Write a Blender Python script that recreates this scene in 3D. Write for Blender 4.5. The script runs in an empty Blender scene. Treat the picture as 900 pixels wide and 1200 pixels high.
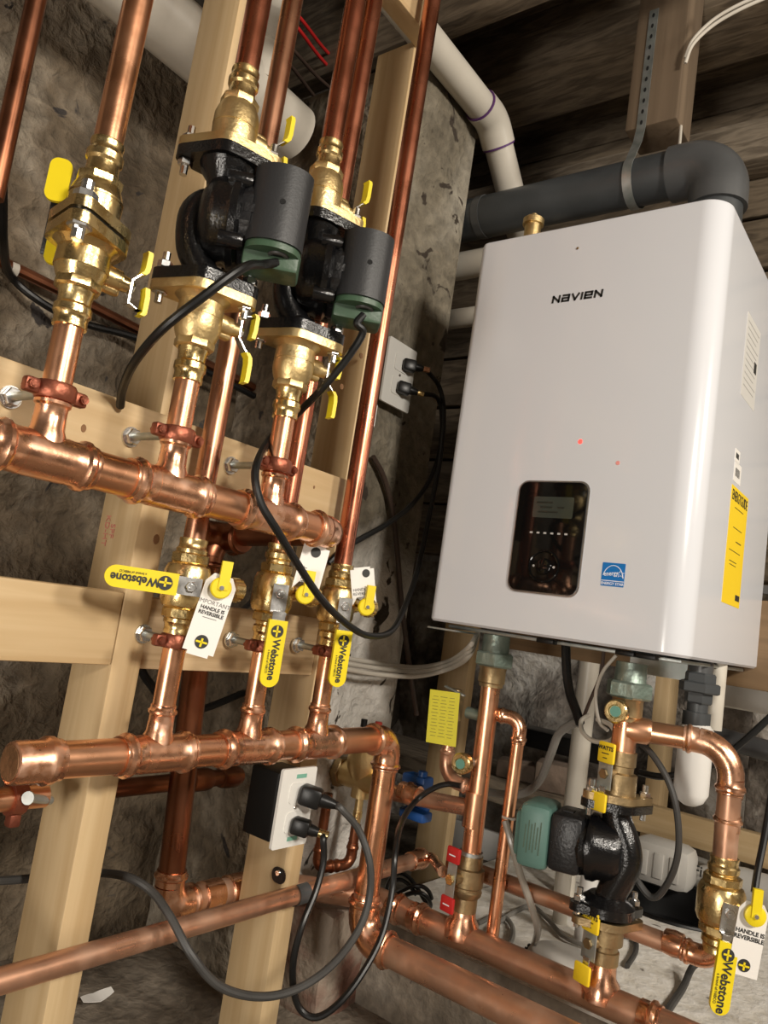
import bpy, bmesh, math, random
from mathutils import Vector, Matrix, noise

sc = bpy.context.scene
col = sc.collection
random.seed(7)
H = 0.74                                   # camera height above the basement floor

# ------------------------------------------------------------------ camera
F_PX = 897.0
YAW, PITCH, ROLL = (math.radians(a) for a in (37.87, 7.42, 8.59))
FW = Vector((math.cos(YAW)*math.cos(PITCH), math.sin(YAW)*math.cos(PITCH), math.sin(PITCH)))
_r = Vector((math.sin(YAW), -math.cos(YAW), 0))
_u = _r.cross(FW)
RT = _r*math.cos(ROLL) + _u*math.sin(ROLL)
UP = RT.cross(FW)
cam_d = bpy.data.cameras.new('camera')
cam_d.sensor_fit = 'VERTICAL'; cam_d.sensor_height = 24.0
cam_d.lens = F_PX/1200*24.0
cam_d.clip_start = 0.02
cam = bpy.data.objects.new('camera', cam_d); col.objects.link(cam)
m = Matrix((RT, UP, -FW)).transposed().to_4x4(); m.translation = (0, 0, H)
cam.matrix_world = m
sc.camera = cam

# ------------------------------------------------------------------ world, lamps, fill light, exposure
wd = bpy.data.worlds.new('world'); sc.world = wd; wd.use_nodes = True
bg = wd.node_tree.nodes['Background']; bg.inputs[0].default_value = (1.0, .88, .74, 1); bg.inputs[1].default_value = .10
def area(name, loc, target, size, sy, power, color):
    L = bpy.data.lights.new(name, 'AREA'); L.shape = 'RECTANGLE'; L.size = size; L.size_y = sy
    L.energy = power; L.color = color
    o = bpy.data.objects.new(name, L); col.objects.link(o)
    o.location = Vector(loc)+Vector((0, 0, H))
    o.rotation_euler = (Vector(target)-Vector(loc)).to_track_quat('-Z', 'Y').to_euler()
    return o
area('ceiling_lamp', (-.15, -1.80, 1.05), (.7, .8, -.1), .34, .34, 60, (1, .92, .81))
area('work_light', (-1.50, .05, -.38), (1.1, .6, -.15), .4, .9, 27, (1, .93, .84))
area('far_fill', (1.25, -2.1, 1.30), (1.2, .8, -.2), .40, .40, 36, (1, .92, .81))  # unseen fill, added to soften contrast and brighten the pier and ledge
sc.view_settings.view_transform = 'Standard'; sc.view_settings.look = 'None'
sc.view_settings.exposure = .0; sc.view_settings.gamma = 1.0
sc.view_settings.use_curve_mapping = False

# ------------------------------------------------------------------ rays from the viewpoint onto real planes of the room
def ray(x, y): return RT*((x-450)/F_PX) - UP*((y-600)/F_PX) + FW
def PX(x, y, X): d = ray(x, y); return d*(X/d.x)
def PY(x, y, Y): d = ray(x, y); return d*(Y/d.y)
def PZ(x, y, Z): d = ray(x, y); return d*(Z/d.z)

# ------------------------------------------------------------------ materials
MT = {}
def mat(name, base, rough=.5, metal=0.0, var=.0, scale=6.0, stretch=(1, 1, 1), col2=None, bump=.0, bscale=40.0, spec=.5,
        coat=0.0, trans=0.0, alpha=1.0, emit=None, estr=0.0, rvar=0.0, detail=5.0, lo=.35, hi=.68):
    M = bpy.data.materials.new(name); M.use_nodes = True
    nt = M.node_tree; b = nt.nodes['Principled BSDF']; MT[name] = M
    def I(n, v):
        if n in b.inputs: b.inputs[n].default_value = v
    c = tuple(base)+(1,)
    I('Base Color', c); I('Roughness', rough); I('Metallic', metal); I('Specular IOR Level', spec)
    I('Coat Weight', coat); I('Coat Roughness', .08); I('Transmission Weight', trans); I('Alpha', alpha)
    if emit: I('Emission Color', tuple(emit)+(1,)); I('Emission Strength', estr)
    if col2 or var or bump or rvar:
        tc = nt.nodes.new('ShaderNodeTexCoord'); mp = nt.nodes.new('ShaderNodeMapping'); mp.inputs['Scale'].default_value = stretch
        nt.links.new(tc.outputs['Object'], mp.inputs['Vector'])
        def nz(s, d=detail):
            n = nt.nodes.new('ShaderNodeTexNoise'); n.inputs['Scale'].default_value = s; n.inputs['Detail'].default_value = d
            nt.links.new(mp.outputs[0], n.inputs['Vector']); return n
        if col2 or var:
            n = nz(scale); r = nt.nodes.new('ShaderNodeValToRGB')
            e = r.color_ramp.elements; e[0].position = lo; e[1].position = hi
            c2 = tuple(col2) if col2 else tuple(max(0, x*(1-var)) for x in base)
            e[0].color = c2+(1,); e[1].color = c
            nt.links.new(n.outputs[0], r.inputs[0]); nt.links.new(r.outputs[0], b.inputs['Base Color'])
        if rvar:
            n = nz(scale*1.7); mr = nt.nodes.new('ShaderNodeMapRange')
            mr.inputs[1].default_value = .3; mr.inputs[2].default_value = .7
            mr.inputs[3].default_value = max(.02, rough-rvar); mr.inputs[4].default_value = min(1, rough+rvar)
            nt.links.new(n.outputs[0], mr.inputs[0]); nt.links.new(mr.outputs[0], b.inputs['Roughness'])
        if bump:
            n = nz(bscale, 6); bp = nt.nodes.new('ShaderNodeBump'); bp.inputs['Strength'].default_value = bump; bp.inputs['Distance'].default_value = .01
            nt.links.new(n.outputs[0], bp.inputs['Height']); nt.links.new(bp.outputs[0], b.inputs['Normal'])
    return M
mat('copper', (.91, .51, .31), .30, 1, col2=(.74, .36, .20), scale=9, rvar=.09, bump=.02, bscale=60)
mat('copper_fitting', (.92, .53, .34), .27, 1, col2=(.76, .39, .24), scale=22, rvar=.10, bump=.05, bscale=70)
mat('copper_dusty', (.74, .40, .25), .36, .82, col2=(.52, .30, .20), scale=14, rvar=.12)
mat('copper_red', (.62, .25, .15), .28, 1, col2=(.42, .14, .08), scale=7, rvar=.1)
mat('copper_brown', (.60, .32, .20), .30, 1, col2=(.42, .20, .12), scale=8, rvar=.1)
mat('copper_dark', (.42, .17, .09), .33, 1, col2=(.22, .09, .05), scale=8, rvar=.1)
mat('cap_brown', (.26, .13, .06), .5, .5, col2=(.16, .08, .035), scale=60, bump=.3, bscale=120)
mat('copper_clamp', (.34, .11, .06), .40, .75, col2=(.22, .065, .04), scale=30, bump=.15, bscale=120)
mat('brass', (.84, .65, .33), .27, 1, col2=(.68, .50, .22), scale=25, rvar=.08, bump=.08, bscale=160)
mat('brass_satin', (.78, .60, .31), .42, 1, col2=(.66, .49, .23), scale=18, rvar=.08, bump=.10, bscale=220)
mat('brass_old', (.45, .33, .17), .45, .9, col2=(.30, .22, .12), scale=20, rvar=.1, bump=.1, bscale=120)
mat('steel', (.72, .72, .71), .24, 1, rvar=.06, scale=30)
mat('galvanised', (.50, .52, .51), .45, .8, col2=(.36, .40, .38), scale=35, rvar=.1)
mat('union_green', (.30, .36, .32), .42, .7, col2=(.20, .26, .22), scale=25, bump=.2, bscale=90)
mat('iron_black', (.0045, .0045, .005), .20, .0, bump=.12, bscale=320, spec=.55)
mat('iron_soft', (.010, .010, .011), .36, .0, bump=.12, bscale=200)
mat('plastic_charcoal', (.016, .0165, .018), .48, bump=.05, bscale=300)
mat('pump_green', (.040, .080, .045), .42, bump=.05, bscale=200)
mat('pump_teal', (.085, .17, .145), .45)
mat('rubber', (.006, .006, .006), .36, spec=.4)
mat('rubber_grey', (.055, .053, .050), .5, var=.3, scale=20)
mat('cable_brown', (.055, .035, .026), .45)
mat('cable_white', (.55, .51, .44), .5)
mat('cable_grey', (.22, .21, .19), .55)
mat('yellow_vinyl', (.80, .63, .012), .36, var=.06, scale=20)
mat('yellow_flat', (.85, .60, .015), .5)
mat('yellow_tag', (.70, .64, .05), .5)
mat('red_vinyl', (.50, .02, .02), .36)
mat('red_cap', (.33, .03, .02), .4)
mat('ink', (.02, .02, .018), .6)
mat('tag_print', (.30, .27, .05), .6)
mat('ink_soft', (.16, .15, .14), .6)
mat('white_paper', (.78, .76, .72), .5)
mat('white_plate', (.74, .73, .69), .35)
mat('appliance_white', (.65, .665, .70), .19, spec=.5, coat=.25)
mat('appliance_edge', (.55, .54, .52), .35)
mat('glass_black', (.004, .004, .004), .05, spec=.28)
mat('lcd', (.035, .042, .035), .12)
mat('lcd_mark', (.015, .018, .014), .3)
mat('silver_rim', (.30, .30, .30), .3, .8)
mat('sticker_blue', (.0, .16, .50), .35)
mat('white_print', (.80, .83, .88), .45)
mat('grey_print', (.45, .44, .42), .5)
mat('pale_label', (.60, .59, .56), .4)
mat('red_reflection', (.8, .05, .04), .3, emit=(1, .08, .06), estr=1.6)  # emission imitates a red reflection on the casing
mat('red_reflection_dim', (.66, .30, .27), .3, emit=(1, .12, .10), estr=.15)  # weaker painted reflection
mat('dot_green', (.11, .28, .22), .5)
mat('pvc_white', (.62, .58, .50), .38, var=.14, scale=7)
mat('pvc_grey', (.060, .066, .070), .42, var=.3, scale=9)
mat('pvc_grey_fitting', (.085, .088, .090), .36, var=.25, scale=12)
mat('pvc_print', (.03, .03, .034), .6)
mat('purple_primer', (.10, .03, .15), .5)
mat('frosted_plastic', (.70, .69, .66), .35)
mat('clear_tube', (.50, .47, .41), .2, trans=.35)
mat('blue_plastic', (.01, .08, .30), .4)
mat('teal_print', (.18, .42, .32), .5)
mat('red_stamp', (.62, .24, .18), .7)
mat('knot', (.22, .11, .045), .7)
mat('hole_dark', (.004, .004, .004), .9)
mat('brick_old', (.26, .19, .145), .9, col2=(.16, .12, .09), scale=18, bump=.5, bscale=40)
mat('brick_red', (.20, .10, .07), .95, col2=(.34, .28, .22), scale=9, bump=.8, bscale=40, lo=.42, hi=.56)
mat('black_pipe', (.035, .035, .036), .45)
mat('black_plastic', (.004, .004, .004), .42, spec=.3)
mat('jug_plastic', (.55, .53, .49), .4)
mat('sack', (.52, .50, .46), .55, var=.12, scale=8, bump=.3, bscale=12)
mat('carton_brown', (.25, .19, .13), .8, var=.2, scale=6)

def residue(name, thr, c, rough, metal, scale):
    """chalky flux residue left in patches on soldered and pressed joints"""
    nt = MT[name].node_tree; b = nt.nodes['Principled BSDF']; N = nt.nodes.new; L = nt.links.new
    tc = N('ShaderNodeTexCoord'); n = N('ShaderNodeTexNoise'); n.inputs['Scale'].default_value = scale; n.inputs['Detail'].default_value = 7; L(tc.outputs['Object'], n.inputs['Vector'])
    r = N('ShaderNodeMapRange'); r.inputs[1].default_value = thr; r.inputs[2].default_value = thr+.22; L(n.outputs[0], r.inputs[0])
    src = b.inputs['Base Color'].links[0].from_socket; m = N('ShaderNodeMix'); m.data_type = 'RGBA'; L(r.outputs[0], m.inputs[0]); L(src, m.inputs[6]); m.inputs[7].default_value = tuple(c)+(1,); L(m.outputs[2], b.inputs['Base Color'])
    src = b.inputs['Roughness'].links[0].from_socket; m = N('ShaderNodeMix'); m.data_type = 'FLOAT'; L(r.outputs[0], m.inputs[0]); L(src, m.inputs[2]); m.inputs[3].default_value = rough; L(m.outputs[0], b.inputs['Roughness'])
    m = N('ShaderNodeMix'); m.data_type = 'FLOAT'; L(r.outputs[0], m.inputs[0]); m.inputs[2].default_value = b.inputs['Metallic'].default_value; m.inputs[3].default_value = metal; L(m.outputs[0], b.inputs['Metallic'])
residue('copper_fitting', .58, (.72, .50, .38), .50, .65, 34)
residue('copper_dusty', .50, (.56, .36, .25), .55, .60, 12)
def wood(name, c1, c2, grain, rings=16, rough=.62, knots=True, bump=.04, st=.045):
    M = bpy.data.materials.new(name); M.use_nodes = True; nt = M.node_tree; b = nt.nodes['Principled BSDF']; MT[name] = M
    N = nt.nodes.new; L = nt.links.new
    tc = N('ShaderNodeTexCoord'); mp = N('ShaderNodeMapping')
    s = [1, 1, 1]; s['xyz'.index(grain)] = st; mp.inputs['Scale'].default_value = s
    L(tc.outputs['Object'], mp.inputs[0])
    n1 = N('ShaderNodeTexNoise'); n1.inputs['Scale'].default_value = rings*2.2; n1.inputs['Detail'].default_value = 3; n1.inputs['Distortion'].default_value = .6
    n2 = N('ShaderNodeTexNoise'); n2.inputs['Scale'].default_value = 160; n2.inputs['Detail'].default_value = 3
    L(mp.outputs[0], n1.inputs['Vector']); L(mp.outputs[0], n2.inputs['Vector'])
    mth = N('ShaderNodeMath'); mth.operation = 'MULTIPLY'; mth.inputs[1].default_value = 5.0; L(n1.outputs[0], mth.inputs[0])
    fr = N('ShaderNodeMath'); fr.operation = 'PINGPONG'; fr.inputs[1].default_value = 1.0; L(mth.outputs[0], fr.inputs[0])
    ad = N('ShaderNodeMath'); ad.operation = 'MULTIPLY_ADD'; ad.inputs[1].default_value = .7; L(fr.outputs[0], ad.inputs[0])
    sm = N('ShaderNodeMath'); sm.operation = 'MULTIPLY'; sm.inputs[1].default_value = .35; L(n2.outputs[0], sm.inputs[0]); L(sm.outputs[0], ad.inputs[2])
    r = N('ShaderNodeValToRGB'); r.color_ramp.elements[0].color = tuple(c1)+(1,); r.color_ramp.elements[1].color = tuple(c2)+(1,)
    L(ad.outputs[0], r.inputs[0])
    L(r.outputs[0], b.inputs['Base Color'])
    b.inputs['Roughness'].default_value = rough
    bp = N('ShaderNodeBump'); bp.inputs['Strength'].default_value = bump; L(ad.outputs[0], bp.inputs['Height']); L(bp.outputs[0], b.inputs['Normal'])
for ax in 'xyz': wood('pine_'+ax, (.62, .465, .265), (.51, .355, .18), ax)
wood('pine_sawn_x', (.62, .46, .27), (.42, .28, .14), 'x', rings=34)
wood('board_brown_y', (.24, .15, .075), (.17, .105, .05), 'y')
wood('pine_shade_z', (.36, .25, .14), (.28, .19, .10), 'z')
wood('timber_old_y', (.24, .185, .125), (.075, .055, .036), 'y', rings=20, rough=.9, bump=1.0, st=.16)
wood('timber_old_x', (.090, .066, .045), (.030, .021, .014), 'x', rings=20, rough=.9, bump=1.0, st=.16)
wood('timber_block_z', (.17, .12, .075), (.10, .068, .04), 'z', rings=10, rough=.85, bump=.3)
wood('timber_grey_y', (.30, .245, .18), (.11, .085, .06), 'y', rings=22, rough=.9, bump=1.0, st=.16)

def plaster(name, c1, c2, c3, s1=2.2, s2=9, bump=.5, spots=.0, spotcol=(.05, .04, .035), rough=.92, lime=None):
    M = bpy.data.materials.new(name); M.use_nodes = True; nt = M.node_tree; b = nt.nodes['Principled BSDF']; MT[name] = M
    N = nt.nodes.new; L = nt.links.new
    tc = N('ShaderNodeTexCoord')
    def nz(s, d=8, dist=.3):
        n = N('ShaderNodeTexNoise'); n.inputs['Scale'].default_value = s; n.inputs['Detail'].default_value = d; n.inputs['Distortion'].default_value = dist
        L(tc.outputs['Object'], n.inputs['Vector']); return n
    a = nz(s1); r = N('ShaderNodeValToRGB'); e = r.color_ramp.elements
    e[0].position = .34; e[0].color = tuple(c1)+(1,); e[1].position = .66; e[1].color = tuple(c3)+(1,)
    k = e.new(.5); k.color = tuple(c2)+(1,)
    f = nz(s2, 10); mx = N('ShaderNodeMix'); mx.data_type = 'RGBA'; mx.blend_type = 'OVERLAY'; mx.inputs[0].default_value = .75
    ad = N('ShaderNodeMath'); ad.operation = 'MULTIPLY_ADD'; ad.inputs[1].default_value = .35; ad.inputs[2].default_value = -.17; L(f.outputs[0], ad.inputs[0])
    sm = N('ShaderNodeMath'); sm.operation = 'ADD'; L(a.outputs[0], sm.inputs[0]); L(ad.outputs[0], sm.inputs[1])
    L(sm.outputs[0], r.inputs[0])
    cr = N('ShaderNodeValToRGB'); cr.color_ramp.elements[0].position = .3; cr.color_ramp.elements[1].position = .72
    cr.color_ramp.elements[0].color = (.28, .28, .28, 1); cr.color_ramp.elements[1].color = (.66, .66, .66, 1)
    f2 = nz(s2*3.2, 8); L(f2.outputs[0], cr.inputs[0])
    L(r.outputs[0], mx.inputs[6]); L(cr.outputs[0], mx.inputs[7])
    out = mx.outputs[2]
    if lime:      # limewash brushed on up to a ragged height
        sx = N('ShaderNodeSeparateXYZ'); L(tc.outputs['Object'], sx.inputs[0])
        ln = nz(3.0, 6, .6); a1 = N('ShaderNodeMath'); a1.operation = 'MULTIPLY_ADD'; a1.inputs[1].default_value = .55; L(ln.outputs[0], a1.inputs[0]); L(sx.outputs[2], a1.inputs[2])
        lr = N('ShaderNodeMapRange'); lr.inputs[1].default_value = lime[0]+.18; lr.inputs[2].default_value = lime[0]+.36; lr.inputs[3].default_value = .92; lr.inputs[4].default_value = 0; L(a1.outputs[0], lr.inputs[0])
        m3 = N('ShaderNodeMix'); m3.data_type = 'RGBA'; L(lr.outputs[0], m3.inputs[0]); L(out, m3.inputs[6])
        lc = N('ShaderNodeValToRGB'); lc.color_ramp.elements[0].color = tuple(lime[1])+(1,); lc.color_ramp.elements[1].color = tuple(lime[2])+(1,); lc.color_ramp.elements[0].position = .35; lc.color_ramp.elements[1].position = .6
        L(f.outputs[0], lc.inputs[0]); L(lc.outputs[0], m3.inputs[7]); out = m3.outputs[2]
    if spots:
        v = nz(s2*1.25, 4, .8); vr = N('ShaderNodeValToRGB'); ve = vr.color_ramp.elements
        ve[0].position = spots; ve[0].color = (0, 0, 0, 1); ve[1].position = spots+.03; ve[1].color = (1, 1, 1, 1); L(v.outputs[0], vr.inputs[0])
        m2 = N('ShaderNodeMix'); m2.data_type = 'RGBA'; L(vr.outputs[0], m2.inputs[0]); L(out, m2.inputs[6]); m2.inputs[7].default_value = tuple(spotcol)+(1,)
        out = m2.outputs[2]
    L(out, b.inputs['Base Color']); b.inputs['Roughness'].default_value = rough
    bp = N('ShaderNodeBump'); bp.inputs['Strength'].default_value = bump; bp.inputs['Distance'].default_value = .02
    L(f2.outputs[0], bp.inputs['Height']); L(bp.outputs[0], b.inputs['Normal'])
plaster('wall_parge', (.085, .060, .034), (.155, .118, .078), (.36, .31, .24), 1.9, 12, 1.0, .66, (.045, .038, .034))
plaster('column_parge', (.115, .095, .065), (.20, .172, .125), (.30, .27, .215), 2.8, 12, .8, .615, (.045, .033, .023), lime=(.80, (.52, .49, .44), (.74, .71, .66)))
plaster('whitewash', (.50, .47, .42), (.60, .57, .52), (.66, .63, .58), 3, 14, .4, .69, (.22, .16, .13))
plaster('rubble_white', (.06, .048, .038), (.30, .265, .23), (.70, .67, .62), 4.5, 12, .8)
plaster('rubble_dark', (.03, .024, .018), (.07, .056, .042), (.13, .105, .08), 3.5, 12, .8)
plaster('floor_concrete', (.12, .095, .068), (.20, .165, .125), (.29, .25, .20), 2.6, 14, .4, .70, (.07, .055, .045))
plaster('ledge_white', (.58, .55, .49), (.74, .71, .65), (.82, .79, .73), 3.2, 13, .3, .68, (.24, .21, .18))
plaster('room_shell', (.48, .45, .41), (.55, .52, .48), (.62, .59, .55), 1.5, 6, .2)

# ------------------------------------------------------------------ mesh building
ROOT = {}
def V(*a): return Vector(a[0]) if len(a) == 1 else Vector(a)
X_, Y_, Z_ = V(1, 0, 0), V(0, 1, 0), V(0, 0, 1)
def basis(d):
    d = Vector(d).normalized(); a = Z_ if abs(d.z) < .9 else X_
    u = a.cross(d).normalized(); return u, d.cross(u).normalized(), d
def spline(pts, k=8):
    P = [Vector(p) for p in pts]; out = []
    P = [P[0]*2-P[1]]+P+[P[-1]*2-P[-2]]
    for i in range(1, len(P)-2):
        a, b, c, d = P[i-1:i+3]
        for j in range(k):
            t = j/k
            out.append(.5*((2*b)+(c-a)*t+(2*a-5*b+4*c-d)*t*t+(3*b-a-3*c+d)*t*t*t))
    out.append(P[-2]); return out
def arc_corner(a, c, b, R, n=8):
    u = (Vector(a)-Vector(c)).normalized(); v = (Vector(b)-Vector(c)).normalized(); th = u.angle(v)
    t = R/math.tan(th/2); p, q = Vector(c)+u*t, Vector(c)+v*t
    o = Vector(c)+(u+v).normalized()*(R/math.sin(th/2))
    out = []; x0, x1 = p-o, q-o; ang = x0.angle(x1); ax = x0.cross(x1).normalized()
    for i in range(n+1): out.append(o+Matrix.Rotation(ang*i/n, 3, ax) @ x0)
    return out
def rounded(pts, R, n=6):
    out = [Vector(pts[0])]
    for i in range(1, len(pts)-1): out += arc_corner(pts[i-1], pts[i], pts[i+1], R, n)
    out.append(Vector(pts[-1])); return out

class B:
    def __init__(s): s.v = []; s.f = []
    def ring(s, c, u, w, r, n, ph=0):
        i0 = len(s.v)
        for i in range(n):
            a = 2*math.pi*i/n+ph; s.v.append(c+u*(math.cos(a)*r)+w*(math.sin(a)*r))
        return i0
    def bridge(s, a, b, n):
        for i in range(n): j = (i+1) % n; s.f.append((a+i, a+j, b+j, b+i))
    def tube(s, pts, r, n=14, cap=True):
        P = [Vector(p) for p in pts]; rs = r if isinstance(r, (list, tuple)) else [r]*len(P)
        t0 = (P[1]-P[0]).normalized(); u, w, _ = basis(t0); rings = []
        for i, p in enumerate(P):
            t = (P[min(i+1, len(P)-1)]-P[max(i-1, 0)]).normalized()
            q = t0.rotation_difference(t); u = q @ u; u = (u-t*u.dot(t)).normalized(); w = t.cross(u); t0 = t
            rings.append(s.ring(p, u, w, rs[i], n))
        for a, b in zip(rings, rings[1:]): s.bridge(a, b, n)
        if cap: s.f.append(tuple(reversed(range(rings[0], rings[0]+n)))); s.f.append(tuple(range(rings[-1], rings[-1]+n)))
        return s
    def lathe(s, o, d, prof, n=24, ph=0, cap=True, sq=(1, 1)):
        o = Vector(o); u, w, d = basis(d); R = []
        for h, r in prof:
            i0 = len(s.v)
            for i in range(n):
                a = 2*math.pi*i/n+ph; s.v.append(o+d*h+u*(math.cos(a)*r*sq[0])+w*(math.sin(a)*r*sq[1]))
            R.append(i0)
        for a, b in zip(R, R[1:]): s.bridge(a, b, n)
        if cap: s.f.append(tuple(reversed(range(R[0], R[0]+n)))); s.f.append(tuple(range(R[-1], R[-1]+n)))
        return s
    def cyl(s, a, b, r, r2=None, n=20):
        a, b = Vector(a), Vector(b); return s.lathe(a, b-a, [(0, r), ((b-a).length, r if r2 is None else r2)], n)
    def box(s, c, size, ax=None, bev=0.0):
        c = Vector(c); x, y, z = ax or (X_, Y_, Z_); hx, hy, hz = (k/2 for k in size)
        if bev <= 0:
            i = len(s.v)
            for dz in (-1, 1):
                for dx, dy in ((-1, -1), (1, -1), (1, 1), (-1, 1)): s.v.append(c+x*(dx*hx)+y*(dy*hy)+z*(dz*hz))
            s.f += [(i+3, i+2, i+1, i), (i+4, i+5, i+6, i+7)]+[(i+k, i+(k+1) % 4, i+4+(k+1) % 4, i+4+k) for k in range(4)]
            return s
        tmp = bmesh.new(); bmesh.ops.create_cube(tmp, size=1)
        for v in tmp.verts: v.co = Vector((v.co.x*size[0], v.co.y*size[1], v.co.z*size[2]))
        bmesh.ops.bevel(tmp, geom=tmp.edges[:], offset=bev, segments=2, affect='EDGES', profile=.5)
        i = len(s.v); tmp.verts.index_update()
        for v in tmp.verts: s.v.append(c+x*v.co.x+y*v.co.y+z*v.co.z)
        for f in tmp.faces: s.f.append(tuple(i+v.index for v in f.verts))
        tmp.free(); return s
    def prism(s, poly, o, u, w, th):
        """polygon (a,b) in the plane o + a u + b w, thickened along u x w by th"""
        o, u, w = Vector(o), Vector(u).normalized(), Vector(w).normalized(); nrm = u.cross(w).normalized()*th; i = len(s.v); n = len(poly)
        for a, b in poly: s.v.append(o+u*a+w*b)
        for a, b in poly: s.v.append(o+u*a+w*b+nrm)
        s.f.append(tuple(range(i+n-1, i-1, -1))); s.f.append(tuple(range(i+n, i+2*n)))
        for k in range(n): j = (k+1) % n; s.f.append((i+k, i+j, i+n+j, i+n+k))
        return s
    def torus(s, c, d, R, r, n=24, k=8):
        u, w, d = basis(d); c = Vector(c); pts = [c+u*(math.cos(2*math.pi*i/n)*R)+w*(math.sin(2*math.pi*i/n)*R) for i in range(n)]
        i0 = len(s.v)
        for i in range(n):
            rad = (pts[i]-c).normalized()
            for j in range(k):
                a = 2*math.pi*j/k; s.v.append(pts[i]+rad*(math.cos(a)*r)+d*(math.sin(a)*r))
        for i in range(n):
            for j in range(k):
                a = i0+i*k; b = i0+((i+1) % n)*k; s.f.append((a+j, b+j, b+(j+1) % k, a+(j+1) % k))
        return s
    def make(s, name, m, parent=None, loc=None, sharp=34, smooth=True, label=None, kind=None):
        root = parent
        while root is not None and root.parent is not None: root = root.parent
        if root is None: base = Vector(loc) if loc is not None else Vector((0, 0, 0))
        else: base = ROOT[root.name]
        me = bpy.data.meshes.new(name)
        me.from_pydata([tuple(v-base) for v in s.v], [], s.f); me.validate()
        bm = bmesh.new(); bm.from_mesh(me); bmesh.ops.recalc_face_normals(bm, faces=bm.faces[:]); bm.to_mesh(me); bm.free()
        me.materials.append(MT[m] if isinstance(m, str) else m)
        if smooth: me.shade_smooth(); me.set_sharp_from_angle(angle=math.radians(sharp))
        o = bpy.data.objects.new(name, me); col.objects.link(o)
        if parent is None: o.location = base+Vector((0, 0, H)); ROOT[o.name] = base
        else: o.parent = parent
        if label: o['label'] = label
        if kind: o['kind'] = kind
        return o

def tag(o, label, cat, group=None):
    o['label'] = label; o['category'] = cat
    if group: o['group'] = group
    return o
def thing(name, loc, label, cat, group=None):
    o = bpy.data.objects.new(name, None); o.empty_display_size = .05; col.objects.link(o)
    o.location = Vector(loc)+Vector((0, 0, H)); ROOT[o.name] = Vector(loc)
    return tag(o, label, cat, group)
def copy_tree(o, offset, label=None, parent=None):
    c = o.copy(); col.objects.link(c)
    if parent is None:
        c.location = o.location+Vector(offset); ROOT[c.name] = ROOT[o.name]+Vector(offset)
        if label: c['label'] = label
    else: c.parent = parent
    for ch in list(o.children): copy_tree(ch, offset, None, c)
    return c
def text(body, o, right, up, size, m, parent, name='lettering', th=.0004, align='CENTER', bold=0.0, sx=1.0):
    cu = bpy.data.curves.new(name, 'FONT'); cu.body = body; cu.size = size; cu.align_x = align; cu.align_y = 'CENTER'
    cu.extrude = th; cu.offset = bold; cu.resolution_u = 3
    t = bpy.data.objects.new('tmp', cu); col.objects.link(t)
    dg = bpy.context.evaluated_depsgraph_get(); me = bpy.data.meshes.new_from_object(t.evaluated_get(dg))
    bpy.data.objects.remove(t); bpy.data.curves.remove(cu)
    root = parent
    while root.parent is not None: root = root.parent
    base = ROOT[root.name]; r, u = Vector(right).normalized(), Vector(up).normalized(); n = r.cross(u)
    for v in me.vertices: v.co = Vector(o)+r*(v.co.x*sx)+u*v.co.y+n*v.co.z-base
    me.materials.clear(); me.materials.append(MT[m]); me.name = name
    ob = bpy.data.objects.new(name, me); col.objects.link(ob); ob.parent = parent
    return ob
def rrect(w, h, r, n=5):
    out = []
    for cx, cy, a0 in ((w/2-r, h/2-r, 0), (-w/2+r, h/2-r, 90), (-w/2+r, -h/2+r, 180), (w/2-r, -h/2+r, 270)):
        for i in range(n+1):
            a = math.radians(a0+90*i/n); out.append((cx+r*math.cos(a), cy+r*math.sin(a)))
    return out

# ---- plumbing vocabulary
def bead_prof(r, L, e=1.0):
    """one press-fitting socket along its axis: body, O-ring bead, lip"""
    return [(0, r*1.09), (L*.40, r*1.09), (L*.46, r*1.14), (L*.54, r*1.25*e), (L*.68, r*1.27*e), (L*.76, r*1.17), (L*.84, r*1.10), (L*.93, r*1.12), (L, r*1.10), (L, r*.9)]
def socket(b, p, d, r, L, n=22): return b.lathe(p, d, bead_prof(r, L), n)
def tee(root, c, ax, br, r, rb, L, Lb, m='copper_fitting', name='tee'):
    b = B(); c = Vector(c); ax = Vector(ax).normalized(); br = Vector(br).normalized()
    s = .030 if L > .036 else .022
    b.cyl(c-ax*(L-s), c+ax*(L-s), r*1.13, n=22)
    socket(b, c+ax*(L-s), ax, r*1.02, s); socket(b, c-ax*(L-s), -ax, r*1.02, s)
    b.lathe(c, br, [(0, rb*1.35), (r*1.05, rb*1.32), (r*1.35, rb*1.14), (Lb-.022, rb*1.10)], 22)
    socket(b, c+br*(Lb-.022), br, rb, .022)
    return b.make(name, m, root)
def elbow(root, a, c, d, r, R, m='copper_fitting', name='elbow', s=.022):
    arc = arc_corner(a, c, d, R, 9); b = B(); b.tube(arc, r*1.12, 20)
    socket(b, arc[0], (Vector(a)-Vector(c)), r*1.02, s); socket(b, arc[-1], (Vector(d)-Vector(c)), r*1.02, s)
    return b.make(name, m, root)
def run(root, pts, r, R=.035, m='copper', fm='copper_fitting', n=20, fit=True):
    P = [Vector(p) for p in pts]
    if not fit:
        return B().tube(rounded(P, R), r, n).make('pipe', m, root)
    for i in range(len(P)-1):
        B().tube([P[i], P[i+1]] if 0 else [P[i]+((P[i+1]-P[i]).normalized()*(R*.5 if i else 0)), P[i+1]-((P[i+1]-P[i]).normalized()*(R*.5 if i < len(P)-2 else 0))], r, n).make('pipe', m, root)
    for i in range(1, len(P)-1): elbow(root, P[i-1], P[i], P[i+1], r, R, fm)
def hexnut(b, p, d, r, h): return b.lathe(p, d, [(0, r*.9), (h*.12, r), (h*.88, r), (h, r*.9)], 6)
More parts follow.
